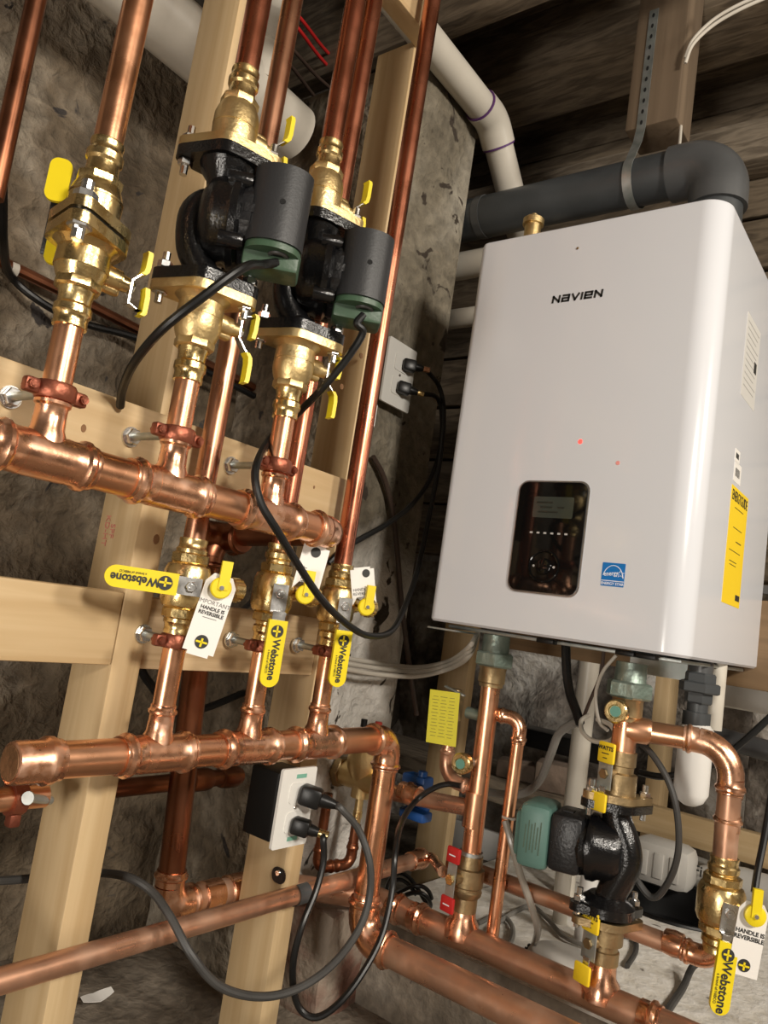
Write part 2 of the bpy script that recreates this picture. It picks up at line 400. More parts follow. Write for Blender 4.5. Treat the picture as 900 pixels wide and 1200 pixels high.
def bolt(root, p, d, L, r=.0066, name='bolt'):
    """threaded bolt through a pair of flanges: head, shank, nut"""
    b = B(); d = Vector(d).normalized(); p = Vector(p)
    b.cyl(p-d*(L/2+.012), p+d*(L/2), r*.72, n=10); hexnut(b, p-d*(L/2)-d*.001, d, r*1.35, .008); hexnut(b, p+d*(L/2)-d*.004, d, r*1.35, .009)
    b.cyl(p+d*(L/2+.004), p+d*(L/2+.016), r*.72, n=10)
    return b.make(name, 'steel', root)
def diamond(a, w, r1, r2, n=6):
    """rounded two-bolt flange outline, long axis a, half width w"""
    out = []
    def arc(cx, cy, r, a0, a1, k):
        for i in range(k+1):
            t = math.radians(a0+(a1-a0)*i/k); out.append((cx+r*math.cos(t), cy+r*math.sin(t)))
    arc(a-r1, 0, r1, -52, 52, n); arc(0, w-r2, r2, 62, 118, n); arc(-a+r1, 0, r1, 128, 232, n); arc(0, -w+r2, r2, 242, 298, n)
    return out

# ================================================================== THE ROOM
def struct(o): o['kind'] = 'structure'; return o
def rough_plane(name, o, u, w, nu, nw, amp, freq, m, seed=0.0):
    b = B(); o, u, w = Vector(o), Vector(u), Vector(w); nrm = u.cross(w).normalized()
    for j in range(nw+1):
        for i in range(nu+1):
            p = o+u*(i/nu)+w*(j/nw); q = (p+Vector((seed, 0, 0)))*freq
            d = noise.fractal(q, 1.0, 2.0, 4)*amp
            b.v.append(p+nrm*d)
    for j in range(nw):
        for i in range(nu):
            a = j*(nu+1)+i; b.f.append((a, a+1, a+nu+2, a+nu+1))
    return struct(b.make(name, m, loc=o, sharp=80))
FLOOR = -.74
rough_plane('floor', (-3, -3, FLOOR), (5.5, 0, 0), (0, 4.8, 0), 150, 130, .010, 3.0, 'floor_concrete')
rough_plane('wall_left', (-3, 1.38, FLOOR-.03), (4.2, 0, 0), (0, 0, 1.96), 190, 94, .040, 2.6, 'wall_parge')
rough_plane('wall_back', (1.2, 1.78, FLOOR-.03), (1.6, 0, 0), (0, 0, 2.4), 50, 70, .05, 3.4, 'rubble_dark', 1.7)
rough_plane('wall_right', (2.55, 2.0, FLOOR-.03), (0, -4.95, 0), (0, 0, 1.0), 150, 40, .075, 3.4, 'rubble_white', 3.1)
rough_plane('wall_rear', (2.4, -3, FLOOR), (-5.4, 0, 0), (0, 0, 2.3), 10, 5, .01, 1, 'room_shell')
rough_plane('wall_side', (-3, -3, FLOOR), (0, 4.4, 0), (0, 0, 2.3), 10, 5, .01, 1, 'room_shell')
rough_plane('wall_sill', (-3, 1.62, 1.0), (5.4, 0, 0), (0, 0, .65), 60, 10, .02, 3, 'rubble_dark')

def rough_block(name, x0, x1, y0, y1, z0, z1, amp, freq, m, n=(26, 26, 60)):
    """masonry pier: front and side faces, slightly uneven"""
    b = B()
    def face(o, u, w, nu, nw):
        i0 = len(b.v); nn = Vector(u).cross(Vector(w)).normalized()
        for j in range(nw+1):
            for i in range(nu+1):
                p = Vector(o)+Vector(u)*(i/nu)+Vector(w)*(j/nw)
                e = min(1, min(i, nu-i)/3)*min(1, (min(j, nw-j)+1)/3)
                b.v.append(p+nn*(noise.fractal(p*freq, 1, 2, 4)*amp*e))
        for j in range(nw):
            for i in range(nu):
                a = i0+j*(nu+1)+i; b.f.append((a, a+1, a+nu+2, a+nu+1))
    face((x0, y0, z0), (x1-x0, 0, 0), (0, 0, z1-z0), n[0], n[2])
    face((x0, y1, z0), (0, y0-y1, 0), (0, 0, z1-z0), n[1], n[2])
    face((x1, y0, z0), (0, y1-y0, 0), (0, 0, z1-z0), n[1], n[2])
    face((x0, y0, z1), (x1-x0, 0, 0), (0, y1-y0, 0), n[0], n[1])
    return struct(b.make(name, m, loc=((x0+x1)/2, (y0+y1)/2, z0), sharp=60))
rough_block('wall_pier', 1.17, 1.425, 1.0, 1.6, FLOOR, 1.215, .016, 4, 'column_parge', (26, 26, 90))
rough_plane('wall_return', (1.155, 1.66, FLOOR), (0, -.645, 0), (0, 0, 1.86), 26, 60, .012, 4, 'wall_parge', 5.0)

# ceiling deck, old boards
ceil = struct(B().box((-.3, -.6, 1.66), (5.4, 4.8, .02)).make('ceiling', 'timber_old_y', loc=(0, 0, 1.65)))
for i in range(14):
    x = .65+i*.125
    B().box((x, -.6+random.uniform(-.02, .02), 1.637+random.uniform(-.004, .004)), (.121, 4.7, .022), bev=.003).make('plank', 'timber_old_y', ceil)
# old horizontal planking behind the heater
pw = struct(B().box((2.10, -.6, .93), (.02, 4.6, 1.44)).make('wall_planking', 'timber_old_y', loc=(2.1, 0, .2)))
z = .21; k = 0
while z < 1.62:
    h = (.165, .15, .18, .17)[k % 4]
    B().box((2.075+random.uniform(-.010, .008), -.6, z+h/2), (.028, 4.5, h-.010), bev=.004).make('plank', ('timber_old_y', 'timber_grey_y')[k in (1, 4)], pw); z += h; k += 1
beam = B().box((1.68, -.5, 1.545), (.205, 4.2, .18), bev=.014).make('beam_over_heater', 'timber_old_y', loc=(1.6, -.5, 1.43)); struct(beam)
b2 = B().box((2.0, .1, 1.36), (.10, 3.0, .12), bev=.01).make('beam_high_sill', 'timber_grey_y', loc=(2.0, .1, 1.3)); struct(b2)
for nm, x in (('joist_one', .80), ('joist_two', 1.28)):
    struct(B().box((x, .95, 1.50), (.05, 1.3, .28), bev=.004).make(nm, 'timber_old_y', loc=(x, .95, 1.36)))
hq0, hq1 = PX(734, 132, 1.475), PX(792, 148, 1.475)
hb = B().box((1.525, (hq0.y+hq1.y)/2, (hq1.z+.02+1.50)/2), (.10, hq0.y-hq1.y, 1.50-hq1.z-.02), bev=.006).make('hanging_block', 'timber_block_z', loc=(1.525, hq0.y, 1.12))
tag(hb, 'short old brown timber block hanging from the beam, metal strap on its face', 'wood block')

# white ledge behind the pipes with the sump opening
LZ = -.575
sc_c = PZ(790, 1058, LZ); sr = .165
b = B(); n = 48; x0, x1, y0, y1 = 1.292, 2.56, -.9, .93
def rect_hit(a):
    dx, dy = math.cos(a), math.sin(a); t = 1e9
    if dx > 1e-9: t = min(t, (x1-sc_c.x)/dx)
    if dx < -1e-9: t = min(t, (x0-sc_c.x)/dx)
    if dy > 1e-9: t = min(t, (y1-sc_c.y)/dy)
    if dy < -1e-9: t = min(t, (y0-sc_c.y)/dy)
    return Vector((sc_c.x+dx*t, sc_c.y+dy*t, LZ))
angs = sorted([2*math.pi*i/n for i in range(n)]+[math.atan2(yy-sc_c.y, xx-sc_c.x) % (2*math.pi) for xx in (x0, x1) for yy in (y0, y1)])
n = len(angs)
for a in angs: b.v.append(Vector((sc_c.x+sr*math.cos(a), sc_c.y+sr*math.sin(a), LZ)))
for a in angs: b.v.append(rect_hit(a))
for a in angs: p = rect_hit(a); b.v.append(Vector((p.x, p.y, FLOOR)))
skirt = B(); skirt.v = list(b.v)
for i in range(n):
    j = (i+1) % n; b.f.append((i, n+i, n+j, j)); skirt.f.append((n+i, 2*n+i, 2*n+j, n+j))
lg = struct(b.make('floor_ledge', 'ledge_white', loc=(1.8, .1, FLOOR), smooth=False))
skirt.make('ledge_edge', 'floor_concrete', lg, smooth=False)
sp = thing('sump_basin', (sc_c.x, sc_c.y, FLOOR), 'round black sump opening sunk in the white ledge', 'sump')
B().lathe((sc_c.x, sc_c.y, LZ), -Z_, [(-.004, sr+.006), (.0, sr-.004), (.078, sr-.012), (.080, .001)], 40, cap=False).make('basin', 'black_plastic', sp)
B().torus((sc_c.x, sc_c.y, LZ+.002), Z_, sr+.001, .006, 40, 8).make('rim', 'black_plastic', sp)

# bricks left under the pier, worn
bk = PY(372, 1120, .95)
b = B(); tmp = bmesh.new(); bmesh.ops.create_cube(tmp, size=1); bmesh.ops.subdivide_edges(tmp, edges=tmp.edges[:], cuts=7, use_grid_fill=True); tmp.verts.index_update()
for v_ in tmp.verts:
    p = V(bk.x+.05+v_.co.x*.20, .955+v_.co.y*.12, FLOOR+.09+v_.co.z*.19); b.v.append(p+noise.noise_vector(p*16)*.014)
for f_ in tmp.faces: b.f.append(tuple(q.index for q in f_.verts))
tmp.free()
tag(b.make('pier_brick', 'brick_red', loc=(bk.x, .98, FLOOR), sharp=60), 'worn brick and mortar lump at the foot of the pier behind the centre stud', 'brick')

# ================================================================== TIMBER FRAME
def lumber(name, x0, x1, y0, y1, z0, z1, m, label, cat='stud', bev=.0025):
    o = B().box(((x0+x1)/2, (y0+y1)/2, (z0+z1)/2), (x1-x0, y1-y0, z1-z0), bev=bev).make(name, m, loc=((x0+x1)/2, (y0+y1)/2, z0))
    return tag(o, label, cat)
def knots(o, spots, nrm):
    for p, r in spots:
        B().lathe(p, nrm, [(0, r), (.0006, r*.9)], 12, sq=(1, 1.4)).make('knot', 'knot', o)
sA = lumber('wall_stud', .595, .639, .860, .950, FLOOR, 1.55, 'pine_z', 'pale pine stud carrying both manifolds, left of the two upright studs')
sB = lumber('wall_stud', .986, 1.028, .860, .950, FLOOR, 1.06, 'pine_z', 'pale pine stud between the lower outlet box and the masonry pier')
knots(sA, [(PY(183, 632, .86), .005)], -Y_)
text('SPF\nKD-HT', PX(128, 622, .595)+V(-.0006, 0, 0), -Z_, -Y_, .014, 'red_stamp', sA, 'grade_stamp')
B().cyl(PY(418, 316, .86), PY(418, 316, .86)+V(0, -.001, 0), .004, n=10).make('knot', 'knot', sB)
B().cyl(PY(423, 417, .86), PY(423, 417, .86)+V(0, -.001, 0), .005, n=10).make('knot', 'knot', sB)
B().cyl(PY(400, 453, .86), PY(400, 453, .86)+V(0, -.001, 0), .005, n=10).make('knot', 'knot', sB)
rU = lumber('cross_rail', .02, .955, .822, .860, .118, .207, 'pine_x', 'pale pine rail behind the upper copper manifold, knot near its middle', 'rail')
knots(rU, [(PY(98, 502, .822), .0035), (PY(368, 571, .822), .002)], -Y_)
rL = lumber('cross_rail', .02, .594, .860, .898, -.117, -.024, 'pine_x', 'smooth pine rail butting the stud below the sideways yellow lever', 'rail')
rR = lumber('cross_rail', .640, .985, .866, .904, -.121, -.026, 'pine_sawn_x', 'rough grained pine rail behind the hanging yellow levers', 'rail')
tp = lumber('top_plate', .20, .990, .822, .860, 1.046, 1.14, 'pine_x', 'pale pine plate across the top of the centre stud', 'rail')
# open frame that carries the heater
pc0, pc1 = PX(520, 745, 1.68), PX(553, 752, 1.68)
lumber('frame_post', 1.68, 1.718, pc1.y, pc0.y, FLOOR, .90, 'pine_z', 'pine post behind the yellow paper tag and the heater return pipe', 'post')
pd0, pd1 = PX(766, 815, 2.30), PX(784, 816, 2.30)
lumber('frame_post', 2.302, 2.39, pd1.y, pd0.y, LZ, .90, 'pine_z', 'pine post seen behind the heater supply tee', 'post')
lumber('mounting_board', 1.66, 1.68, -.35, .862, -.040, .135, 'board_brown_y', 'brown horizontal board fixed behind the bottom of the white heater', 'board')
tb0, tb1, tb2 = PX(745, 945, 2.26), PX(895, 978, 2.26), PX(895, 1018, 2.26)
lumber('low_board', 2.262, 2.30, -.5, tb0.y+.03, tb2.z, (tb0.z+tb1.z)/2+.004, 'pine_shade_z' if 0 else 'pine_y', 'tan board lying on edge above the white sack', 'board')

# ================================================================== THE HEATER
BX, BY0, BY1, BZ0, BZ1, BXR = 1.17, .322, .774, .0, .732, 1.66
he = thing('wall_heater', (1.42, .55, 0), 'white wall-hung boiler with rounded corners and black control panel', 'boiler')
def body_ring(z, ins=0.0, rc=.042):
    pts = []; xa, ya, yb = BX+ins, BY0+ins, BY1-ins
    pts.append((BXR-ins, yb, z)); rr = max(rc-ins, .004)
    for i in range(11):
        t = math.radians(90+90*i/10); r2 = max(.016-ins, .004); pts.append((xa+r2+r2*math.cos(t), yb-r2+r2*math.sin(t), z))
    for i in range(15):
        t = math.radians(180+90*i/14); pts.append((xa+rr+rr*math.cos(t), ya+rr+rr*math.sin(t), z))
    pts.append((BXR-ins, ya, z)); return [Vector(p) for p in pts]
b = B(); rings = []
for z, ins in ((BZ0+.0, .004), (BZ0+.004, 0), (BZ1-.012, 0), (BZ1-.005, .002), (BZ1-.001, .007), (BZ1, .013)):
    i0 = len(b.v); b.v += body_ring(z, ins); rings.append(i0); n = len(b.v)-i0
for a, c in zip(rings, rings[1:]): b.bridge(a, c, n)
b.f.append(tuple(range(rings[-1], rings[-1]+n))); b.f.append(tuple(reversed(range(rings[0], rings[0]+n))))
b.make('casing', 'appliance_white', he, sharp=30)
fr, fu = -Y_, Z_                                             # reading direction and up on the front panel
def front(px, py, out=.0005): p = PX(px, py, BX); return p+V(-out, 0, 0)
def stroke_word(word, c, right, up, h, wd, gap, m, parent, slant=.10, th=.0005):
    G = {'N': [[(0, 0), (0, 1), (.88, 0), (.88, 1)]], 'a': [[(.06, 1), (.88, 1), (.88, 0), (0, 0), (0, .52), (.88, .52)]], 'V': [[(0, 1), (.44, 0), (.88, 1)]],
         'I': [[(0, 0), (0, 1)]], 'e': [[(.86, 0), (0, 0), (0, 1), (.88, 1), (.88, .48), (0, .48)]]}
    W = [(.0 if ch == 'I' else .88)*h*1.28 for ch in word]; tot = sum(W)+gap*(len(word)-1); x = -tot/2
    n = Vector(right).cross(Vector(up))
    for ch, w_ in zip(word, W):
        b = B()
        for line in G[ch]:
            for (a0, b0), (a1, b1) in zip(line, line[1:]):
                p = Vector(c)+right*(x+a0*h*1.28+slant*b0*h)+up*((b0-.5)*h); q = Vector(c)+right*(x+a1*h*1.28+slant*b1*h)+up*((b1-.5)*h)
                d = (q-p).normalized(); sd_ = n.cross(d)
                b.box((p+q)/2, ((q-p).length+wd*.95, wd, th), ax=(d, sd_, n))
        b.make('letter', m, parent, smooth=False); x += w_+gap
stroke_word('NaVIeN', front(676, 347.5), fr, fu, .0104, .0036, .0062, 'ink', he)
B().lathe(front(677, 291), -X_, [(0, .0025), (.0008, .002)], 12).make('screw_cap', 'brass_old', he)
# control panel
pcn = front(642.5, 629.5, 0); pw_, ph_ = .122, .186
cp = B(); cp.prism(rrect(pw_+.006, ph_+.006, .017), pcn, fr, fu, .0018)
cp = cp.make('control_panel', 'silver_rim', he)
B().prism(rrect(pw_, ph_, .015), pcn+V(-.0018, 0, 0), fr, fu, .0022).make('glass_face', 'glass_black', cp)
def pan(a, bb, out=.0042): return pcn+fr*a+fu*bb+V(-out, 0, 0)
B().prism(rrect(.072, .036, .003), pan(.004, .050), fr, fu, .0004).make('display_screen', 'lcd', cp)
for i, (a, bb, w) in enumerate(((-.012, .058, .030), (-.008, .050, .022), (.018, .050, .012), (-.004, .042, .034))):
    B().box(pan(a, bb, .0048), (.0006, w, .0028)).make('display_segment', 'lcd_mark', cp)
for i in range(6):
    B().box(pan(-.030+i*.0125, .006), (.0008, .005, .003)).make('button_mark', 'grey_print', cp)
B().torus(pan(.0, -.050, .0045), X_, .026, .0022, 32, 8).make('dial_ring', 'glass_black', cp)
B().lathe(pan(.0, -.050), -X_, [(0, .014), (.003, .013), (.004, .010)], 24).make('dial_button', 'glass_black', cp)
B().lathe(pan(.018, -.050), -X_, [(0, .0022), (.001, .0018)], 10).make('dial_mark', 'grey_print', cp)
B().lathe(pan(-.018, -.050), -X_, [(0, .0022), (.001, .0018)], 10).make('dial_mark', 'grey_print', cp)
B().lathe(front(680, 517.5, 0), -X_, [(0, .0042), (.0006, .0036)], 14).make('reflection_dot', 'red_reflection', he, label='small glowing dot for a red light reflected in the white front')  # glowing discs stand in for red light mirrored in the glossy front
B().lathe(front(724, 542.5, 0), -X_, [(0, .0036), (.0006, .003)], 14).make('reflection_dot', 'red_reflection_dim', he, label='faint dot for a red light reflected in the white front')
# blue efficiency sticker
scn = front(718.5, 673.5, 0)
st = B().prism(rrect(.037, .037, .0012), scn, fr, fu, .0004).make('efficiency_sticker', 'sticker_blue', he)
def stk(a, bb): return scn+fr*a+fu*bb+V(-.0006, 0, 0)
B().box(stk(0, -.0100), (.0005, .036, .0012)).make('sticker_rule', 'white_print', st)
text('ENERGY STAR', stk(0, -.0145), fr, fu, .0058, 'white_print', st, bold=.0001, th=.0002)
text('energy', stk(-.0035, .0015), V(0, -1, .12), V(0, .12, 1), .0100, 'white_print', st, th=.0002, sx=.85, bold=.0001)
arcp = [stk(.0165*math.cos(math.radians(t)), -.008+.0225*math.sin(math.radians(t))) for t in range(8, 173, 12)]
B().tube(arcp, .0006, 6).make('sticker_arc', 'white_print', st)
star = [((.0062 if i % 2 == 0 else .0026)*math.sin(math.pi*i/5), (.0062 if i % 2 == 0 else .0026)*math.cos(math.pi*i/5)) for i in range(10)]
starp = [stk(.0118+a, .002+c) for a, c in star]
B().tube(starp+[starp[0]], .0005, 6).make('sticker_star', 'white_print', st)
# labels on the side, facing the room (-Y)
sr_, su_ = X_, Z_
def side(px, py, out=0.0): p = PY(px, py, BY0); return p+V(0, -out, 0)
q = [side(857, 568), side(876.5, 583), side(866, 714), side(846, 705)]
yc = (q[0]+q[1]+q[2]+q[3])/4; yw = ((q[1].x-q[0].x)+(q[2].x-q[3].x))/2; yh = ((q[0].z-q[3].z)+(q[1].z-q[2].z))/2
eg = B().prism(rrect(yw, yh, .001), yc, sr_, su_, .0005).make('energy_label', 'yellow_flat', he)
def eg_(a, bb): return yc+sr_*(a*yw)+su_*(bb*yh)+V(0, -.0008, 0)
text('ENERGYGUIDE', eg_(0, .42), sr_, su_, yw*.205, 'ink', eg, bold=.0, th=.0002, sx=.66)
for a, bb, w, h in ((0, .33, .5, .004), (.0, .16, .5, .004), (.12, .05, .3, .008), (-.05, -.04, .62, .003), (-.1, -.13, .4, .003), (-.1, -.16, .36, .003), (.33, -.42, .24, .05)):
    B().box(eg_(a, bb), (w*yw, .0004, max(.001, h*yh))).make('print_line', 'ink', eg)
for pp in ((864, 535, .034, .022), (864, 555, .050, .034)):
    c_ = side(pp[0], pp[1]); lb = B().prism(rrect(pp[2], pp[3], .002), c_, sr_, su_, .0005).make('barcode_label', 'white_paper', he)
    for i in range(7):
        B().box(c_+V(-pp[2]*.30+i*pp[2]*.09, -.0008, 0), (pp[2]*(.02, .035, .015)[i % 3], .0004, pp[3]*.42)).make('barcode_line', 'ink', lb)
q0, q1 = side(866, 372), side(890, 475)
rc_ = side(880, 425); rl = B().prism(rrect(.105, .150, .002), rc_, sr_, su_, .0004).make('rating_label', 'pale_label', he)
for i in range(11):
    B().box(rc_+V(-.004*(i % 3), -.0007, .062-i*.0115), (.085-.01*(i % 3), .0003, .0016)).make('print_line', 'grey_print', rl)
B().box(rc_+V(.032, -.0007, .0), (.018, .0003, .02)).make('print_block', 'ink', rl)
# underside plate, brackets, collars
B().box((1.43, .55, -.006), (.42, .42, .006), bev=.002).make('bottom_plate', 'galvanised', he)
B().box((1.21, .745, -.013), (.07, .06, .003)).make('bracket', 'galvanised', he)
B().prism(rrect(.10, .055, .012), PX(772, 778, 1.40)+V(0, 0, .006), fr, fu, .003).make('bracket', 'galvanised', he)
for px in (640, 735, 760): B().box((1.19, PX(px, 758, 1.19).y, -.006), (.02, .03, .008), bev=.002).make('screw_tab', 'black_plastic', he)

# air vent, flue
av = PX(625, 262, 1.30)
t = thing('air_vent', (av.x, av.y, BZ1), 'small brass automatic air vent cap on top of the white boiler', 'valve')
vz_ = PX(625, 262, 1.30).z-BZ1
B().lathe((av.x, av.y, BZ1-.004), Z_, [(0, .014), (.012, .014), (.014, .0165), (vz_, .0165), (vz_, .0215), (vz_+.012, .0215), (vz_+.016, .017), (vz_+.016, .006), (vz_+.024, .006)], 24).make('vent_body', 'brass_satin', t)
FXX, FR = 1.475, .0495; FZ = PX(650, 236, 1.475).z
f0, f1 = PX(548, 255, FXX), PX(786, 205, FXX)
fy = PX(835, 205, FXX).y
t = thing('flue_pipe', (FXX, .42, BZ1), 'dark grey plastic flue pipe running above the boiler with an elbow', 'pipe')
B().tube([(FXX, 1.45, FZ), (FXX, fy+.05, FZ)], FR, 30).make('pipe', 'pvc_grey', t)
arc = arc_corner((FXX, 1, FZ), (FXX, fy-.015, FZ), (FXX, fy-.015, .5), .062, 10)
b = B(); b.tube([V(FXX, arc[0].y+.035, FZ)]+arc+[V(FXX, arc[-1].y, arc[-1].z-.035)], FR*1.14, 30); b.make('elbow', 'pvc_grey_fitting', t)
B().cyl((FXX, arc[-1].y, arc[-1].z-.03), (FXX, arc[-1].y, BZ1), FR*.98, n=26).make('collar', 'pvc_grey', t)
B().lathe((FXX, PX(572, 250, FXX).y, FZ), Y_, [(0, FR), (0, FR*1.03), (.02, FR*1.03), (.02, FR)], 28, cap=False).make('clamp_band', 'pvc_grey_fitting', t)
text('PVC-1120  SCH 40  PR 280  NSF-DWV', V(FXX-FR*.90, (f0.y+fy)/2+.06, FZ-.012), fr, V(-.25, 0, 1), .010, 'pvc_print', t, 'pipe_print')
# perforated strap
sy = PX(747, 190, FXX).y
t = thing('hanger_strap', (FXX, sy, 1.06), 'perforated metal strap slung round the grey flue pipe', 'strap')
def strap(pts, w, name, m='galvanised'):
    b = B(); i0 = 0
    for p in pts:
        p = Vector(p); b.v += [p+V(0, -w/2, 0), p+V(0, w/2, 0), p+V(.0016, w/2, 0), p+V(.0016, -w/2, 0)]
    for i in range(len(pts)-1):
        a = i*4
        for k in range(4): j = (k+1) % 4; b.f.append((a+k, a+j, a+4+j, a+4+k))
    b.f += [(3, 2, 1, 0), tuple(len(b.v)-4+k for k in range(4))]
    return b.make(name, m, t, sharp=20)
loop = [(FXX+(FR+.004)*math.cos(math.radians(a)), sy, FZ+(FR+.004)*math.sin(math.radians(a))) for a in range(140, 361, 14)]
z_top = PX(765, 12, 1.473).z
strap([(1.472, sy, z_top), (1.472, sy, FZ+.13), (1.462, sy, FZ+.09), (1.444, sy, FZ+.055)]+loop, .020, 'band')
for i in range(12):
    zz = z_top-.015-i*.026
    if zz > FZ+.11: B().lathe((1.4715, sy, zz), -X_, [(0, .0042), (.0004, .0042)], 10, sq=(.7, 1.3)).make('slot', 'hole_dark', t)
# white drain pipe over the pier
DPY = .957
w0, w1, w2 = PY(488, 33, DPY), PY(577, 140, DPY), PY(606, 218, DPY)
t = thing('drain_pipe', (1.40, .957, 1.0), 'white plastic pipe angling down past the pier with purple primer joints', 'pipe')
wz = (PY(510, 65, DPY).z+w1.z)/2+.005
run_p = [V(.55, DPY, wz+.004), V(w1.x, DPY, wz), V(w1.x+.30, DPY, wz-.28)]
B().tube([run_p[0], run_p[1]], .0350, 24).make('pipe', 'pvc_white', t)
B().tube([run_p[1], run_p[2]], .0350, 24).make('pipe', 'pvc_white', t)
arc = arc_corner(run_p[0], run_p[1], run_p[2], .07, 8)
B().tube([arc[0]+V(-.03, 0, 0)]+arc+[arc[-1]+V(.022, 0, -.021)], .0405, 24).make('elbow', 'pvc_white', t)
for a, d in ((arc[0]+V(-.031, 0, 0), X_), (arc[-1]+V(.023, 0, -.022), V(1, 0, -.93))):
    B().lathe(a, d, [(-.003, .0355), (-.003, .0395), (.003, .0395), (.003, .0355)], 22, cap=False).make('primer_ring', 'purple_primer', t)
for py, nm, lab in ((311, 'vent_stub', 'white plastic pipe stub between the pier and the boiler, upper one'), (372, 'vent_stub', 'white plastic pipe stub between the pier and the boiler, lower one')):
    p = PX(546, py, 1.50)
    o = B().tube([p+V(0, .12, 0), p+V(0, -.0, 0) if 0 else V(p.x, .80, p.z-.0)], .034 if py < 340 else .024, 20).make(nm, 'pvc_white', loc=p)
    tag(o, lab, 'pipe')
# white duct behind the left stud
dz = PY(215, 40, 1.19).z
t = thing('white_duct', (.7, 1.19, dz), 'thick white plastic pipe running behind the studs at the top', 'pipe')
B().tube([(.0, 1.19, dz+.01), (1.02, 1.19, dz-.01)], .060, 30).make('pipe', 'pvc_white', t)
B().lathe((PY(300, 80, 1.13).x, 1.19, dz), X_, [(-.04, .060), (-.04, .067), (.03, .067), (.03, .060)], 30, cap=False).make('coupling', 'pvc_white', t)
vb0 = PY(327, 30, 1.16)
B().tube([(vb0.x-.02, 1.17, dz), (vb0.x-.02, 1.17, 1.60)], .052, 26).make('branch_pipe', 'pvc_white', t)
B().lathe((vb0.x-.02, 1.17, PY(325, 60, 1.17).z), Z_, [(-.03, .052), (-.03, .060), (.03, .060), (.03, .052)], 26, cap=False).make('hub', 'pvc_white', t)

# ================================================================== COPPER MANIFOLDS
R1, R15 = .0143, .0207
SY, RY = .73, .79                                            # planes of the supply risers and of the return risers
UZ, LWZ = .102, -.213
SXs = (.381, .533, .695); RXs = (.632, .787, .930)
um = thing('supply_manifold', (.5, SY, UZ), 'upper horizontal copper manifold feeding the two black pumps', 'manifold')
segs = [(-.05, SXs[0]), (SXs[0], SXs[1]), (SXs[1], SXs[2]), (SXs[2], .80)]
for a, c in segs: B().tube([(a, SY, UZ), (c, SY, UZ)], R15, 24).make('pipe', 'copper', um)
for x in SXs: tee(um, (x, SY, UZ), X_, Z_, R15, R1, .054, .062)
# the end turns back behind the rail, then along the wall and down
SUX, SUY = .828, .975
eb = PY(398, 636, SY).x-.012
elbow(um, (.3, SY, UZ), (eb, SY, UZ), (eb, 2, UZ), R15, .030)
rs = thing('supply_riser', (SUX, SUY, -.5), 'tarnished copper riser behind the rails joining the upper manifold', 'pipe')
ez = PY(300, 632, .955).z
B().tube([(eb, SY+.04, UZ), (eb, SUY-.03, UZ-.012)], R15, 20).make('pipe', 'copper_dark', rs)
elbow(rs, (eb, .5, UZ), (eb, SUY, UZ-.02), (0, SUY, UZ-.02), R15, .032, 'copper_dark')
B().tube([(eb-.03, SUY, UZ-.02), (SUX+.03, SUY, UZ-.02)], R15, 20).make('pipe', 'copper_dark', rs)
elbow(rs, (2, SUY, UZ-.02), (SUX-.012, SUY, UZ-.02), (SUX-.012, SUY, -1), R15, .034, 'copper_dark')
bot = PY(195, 1062, SUY)
B().tube([(SUX-.012, SUY, UZ-.05), (bot.x, SUY, bot.z+.03)], R15, 22).make('pipe', 'copper_dark', rs)
elbow(rs, (SUX-.012, SUY, 1), (bot.x, SUY, bot.z), (3, SUY, bot.z), R15, .034, 'copper_fitting')
bx = 1.07
BPX, BPZ = 1.25, -.527                                        # plane of the heater pipes and height of the floor mains
B().tube([(bot.x+.03, SUY, bot.z), (bx, SUY, bot.z)], R15, 20).make('pipe', 'copper_dusty', rs)
for x in (PY(245, 1052, SUY).x, PY(275, 1043, SUY).x):
    B().lathe((x, SUY, bot.z), X_, [(-.02, R15), (-.018, R15*1.18), (.018, R15*1.18), (.02, R15)], 22, cap=False).make('coupling', 'copper_fitting', rs)

lm = thing('return_manifold', (.8, RY, LWZ), 'lower horizontal copper manifold with round end cap', 'manifold')
capx = PY(14, 897, RY).x
for a, c in ((capx+.01, RXs[0]), (RXs[0], RXs[1]), (RXs[1], RXs[2]), (RXs[2], 1.10)):
    B().tube([(a, RY, LWZ), (c, RY, LWZ)], R15, 24).make('pipe', 'copper', lm)
for x in RXs: tee(lm, (x, RY, LWZ), X_, Z_, R15, R1, .054, .060)
b = B(); b.lathe((capx+.052, RY, LWZ), -X_, [(0, R15*.95), (0, R15*1.12), (.006, R15*1.14), (.010, R15*1.27), (.017, R15*1.28), (.022, R15*1.12), (.050, R15*1.12), (.0535, R15*1.06), (.0545, R15*.97)], 28)
b.make('end_cap', 'copper_fitting', lm)
B().lathe((capx-.0030, RY, LWZ), -X_, [(0, R15*.90), (.0008, R15*.86)], 28).make('cap_face', 'cap_brown', lm, label='dull brown stamped face of the end cap')
DX = 1.127
fm_z = -.543
elbow(lm, (.5, RY, LWZ), (DX, RY, LWZ), (DX, RY, -1), R15, .032)
B().tube([(DX, RY, LWZ-.03), (DX, RY, fm_z+.03)], R15, 24).make('pipe', 'copper', lm)
B().lathe((DX, RY, PY(432, 1045, RY).z), -Z_, bead_prof(R15, .03), 22).make('press_collar', 'copper_fitting', lm)
fmn = thing('floor_main', (DX, .4, fm_z), 'thick copper pipe along the floor, front one of the pair', 'pipe')
FMR = .0235
elbow(fmn, (DX, RY, 0), (DX, RY, fm_z), (DX, 0, fm_z), FMR, .042)
B().tube([(DX, RY-.03, fm_z), (DX, -.25, fm_z)], FMR, 26).make('pipe', 'copper_dusty', fmn)
cy = PX(600, 1178, DX).y
bmn = thing('floor_main', (BPX, .4, BPZ), 'thick dusty copper pipe along the floor, rear one beside the white ledge', 'pipe')
BMR = .0225
t_y = PX(545, 1085, BPX).y
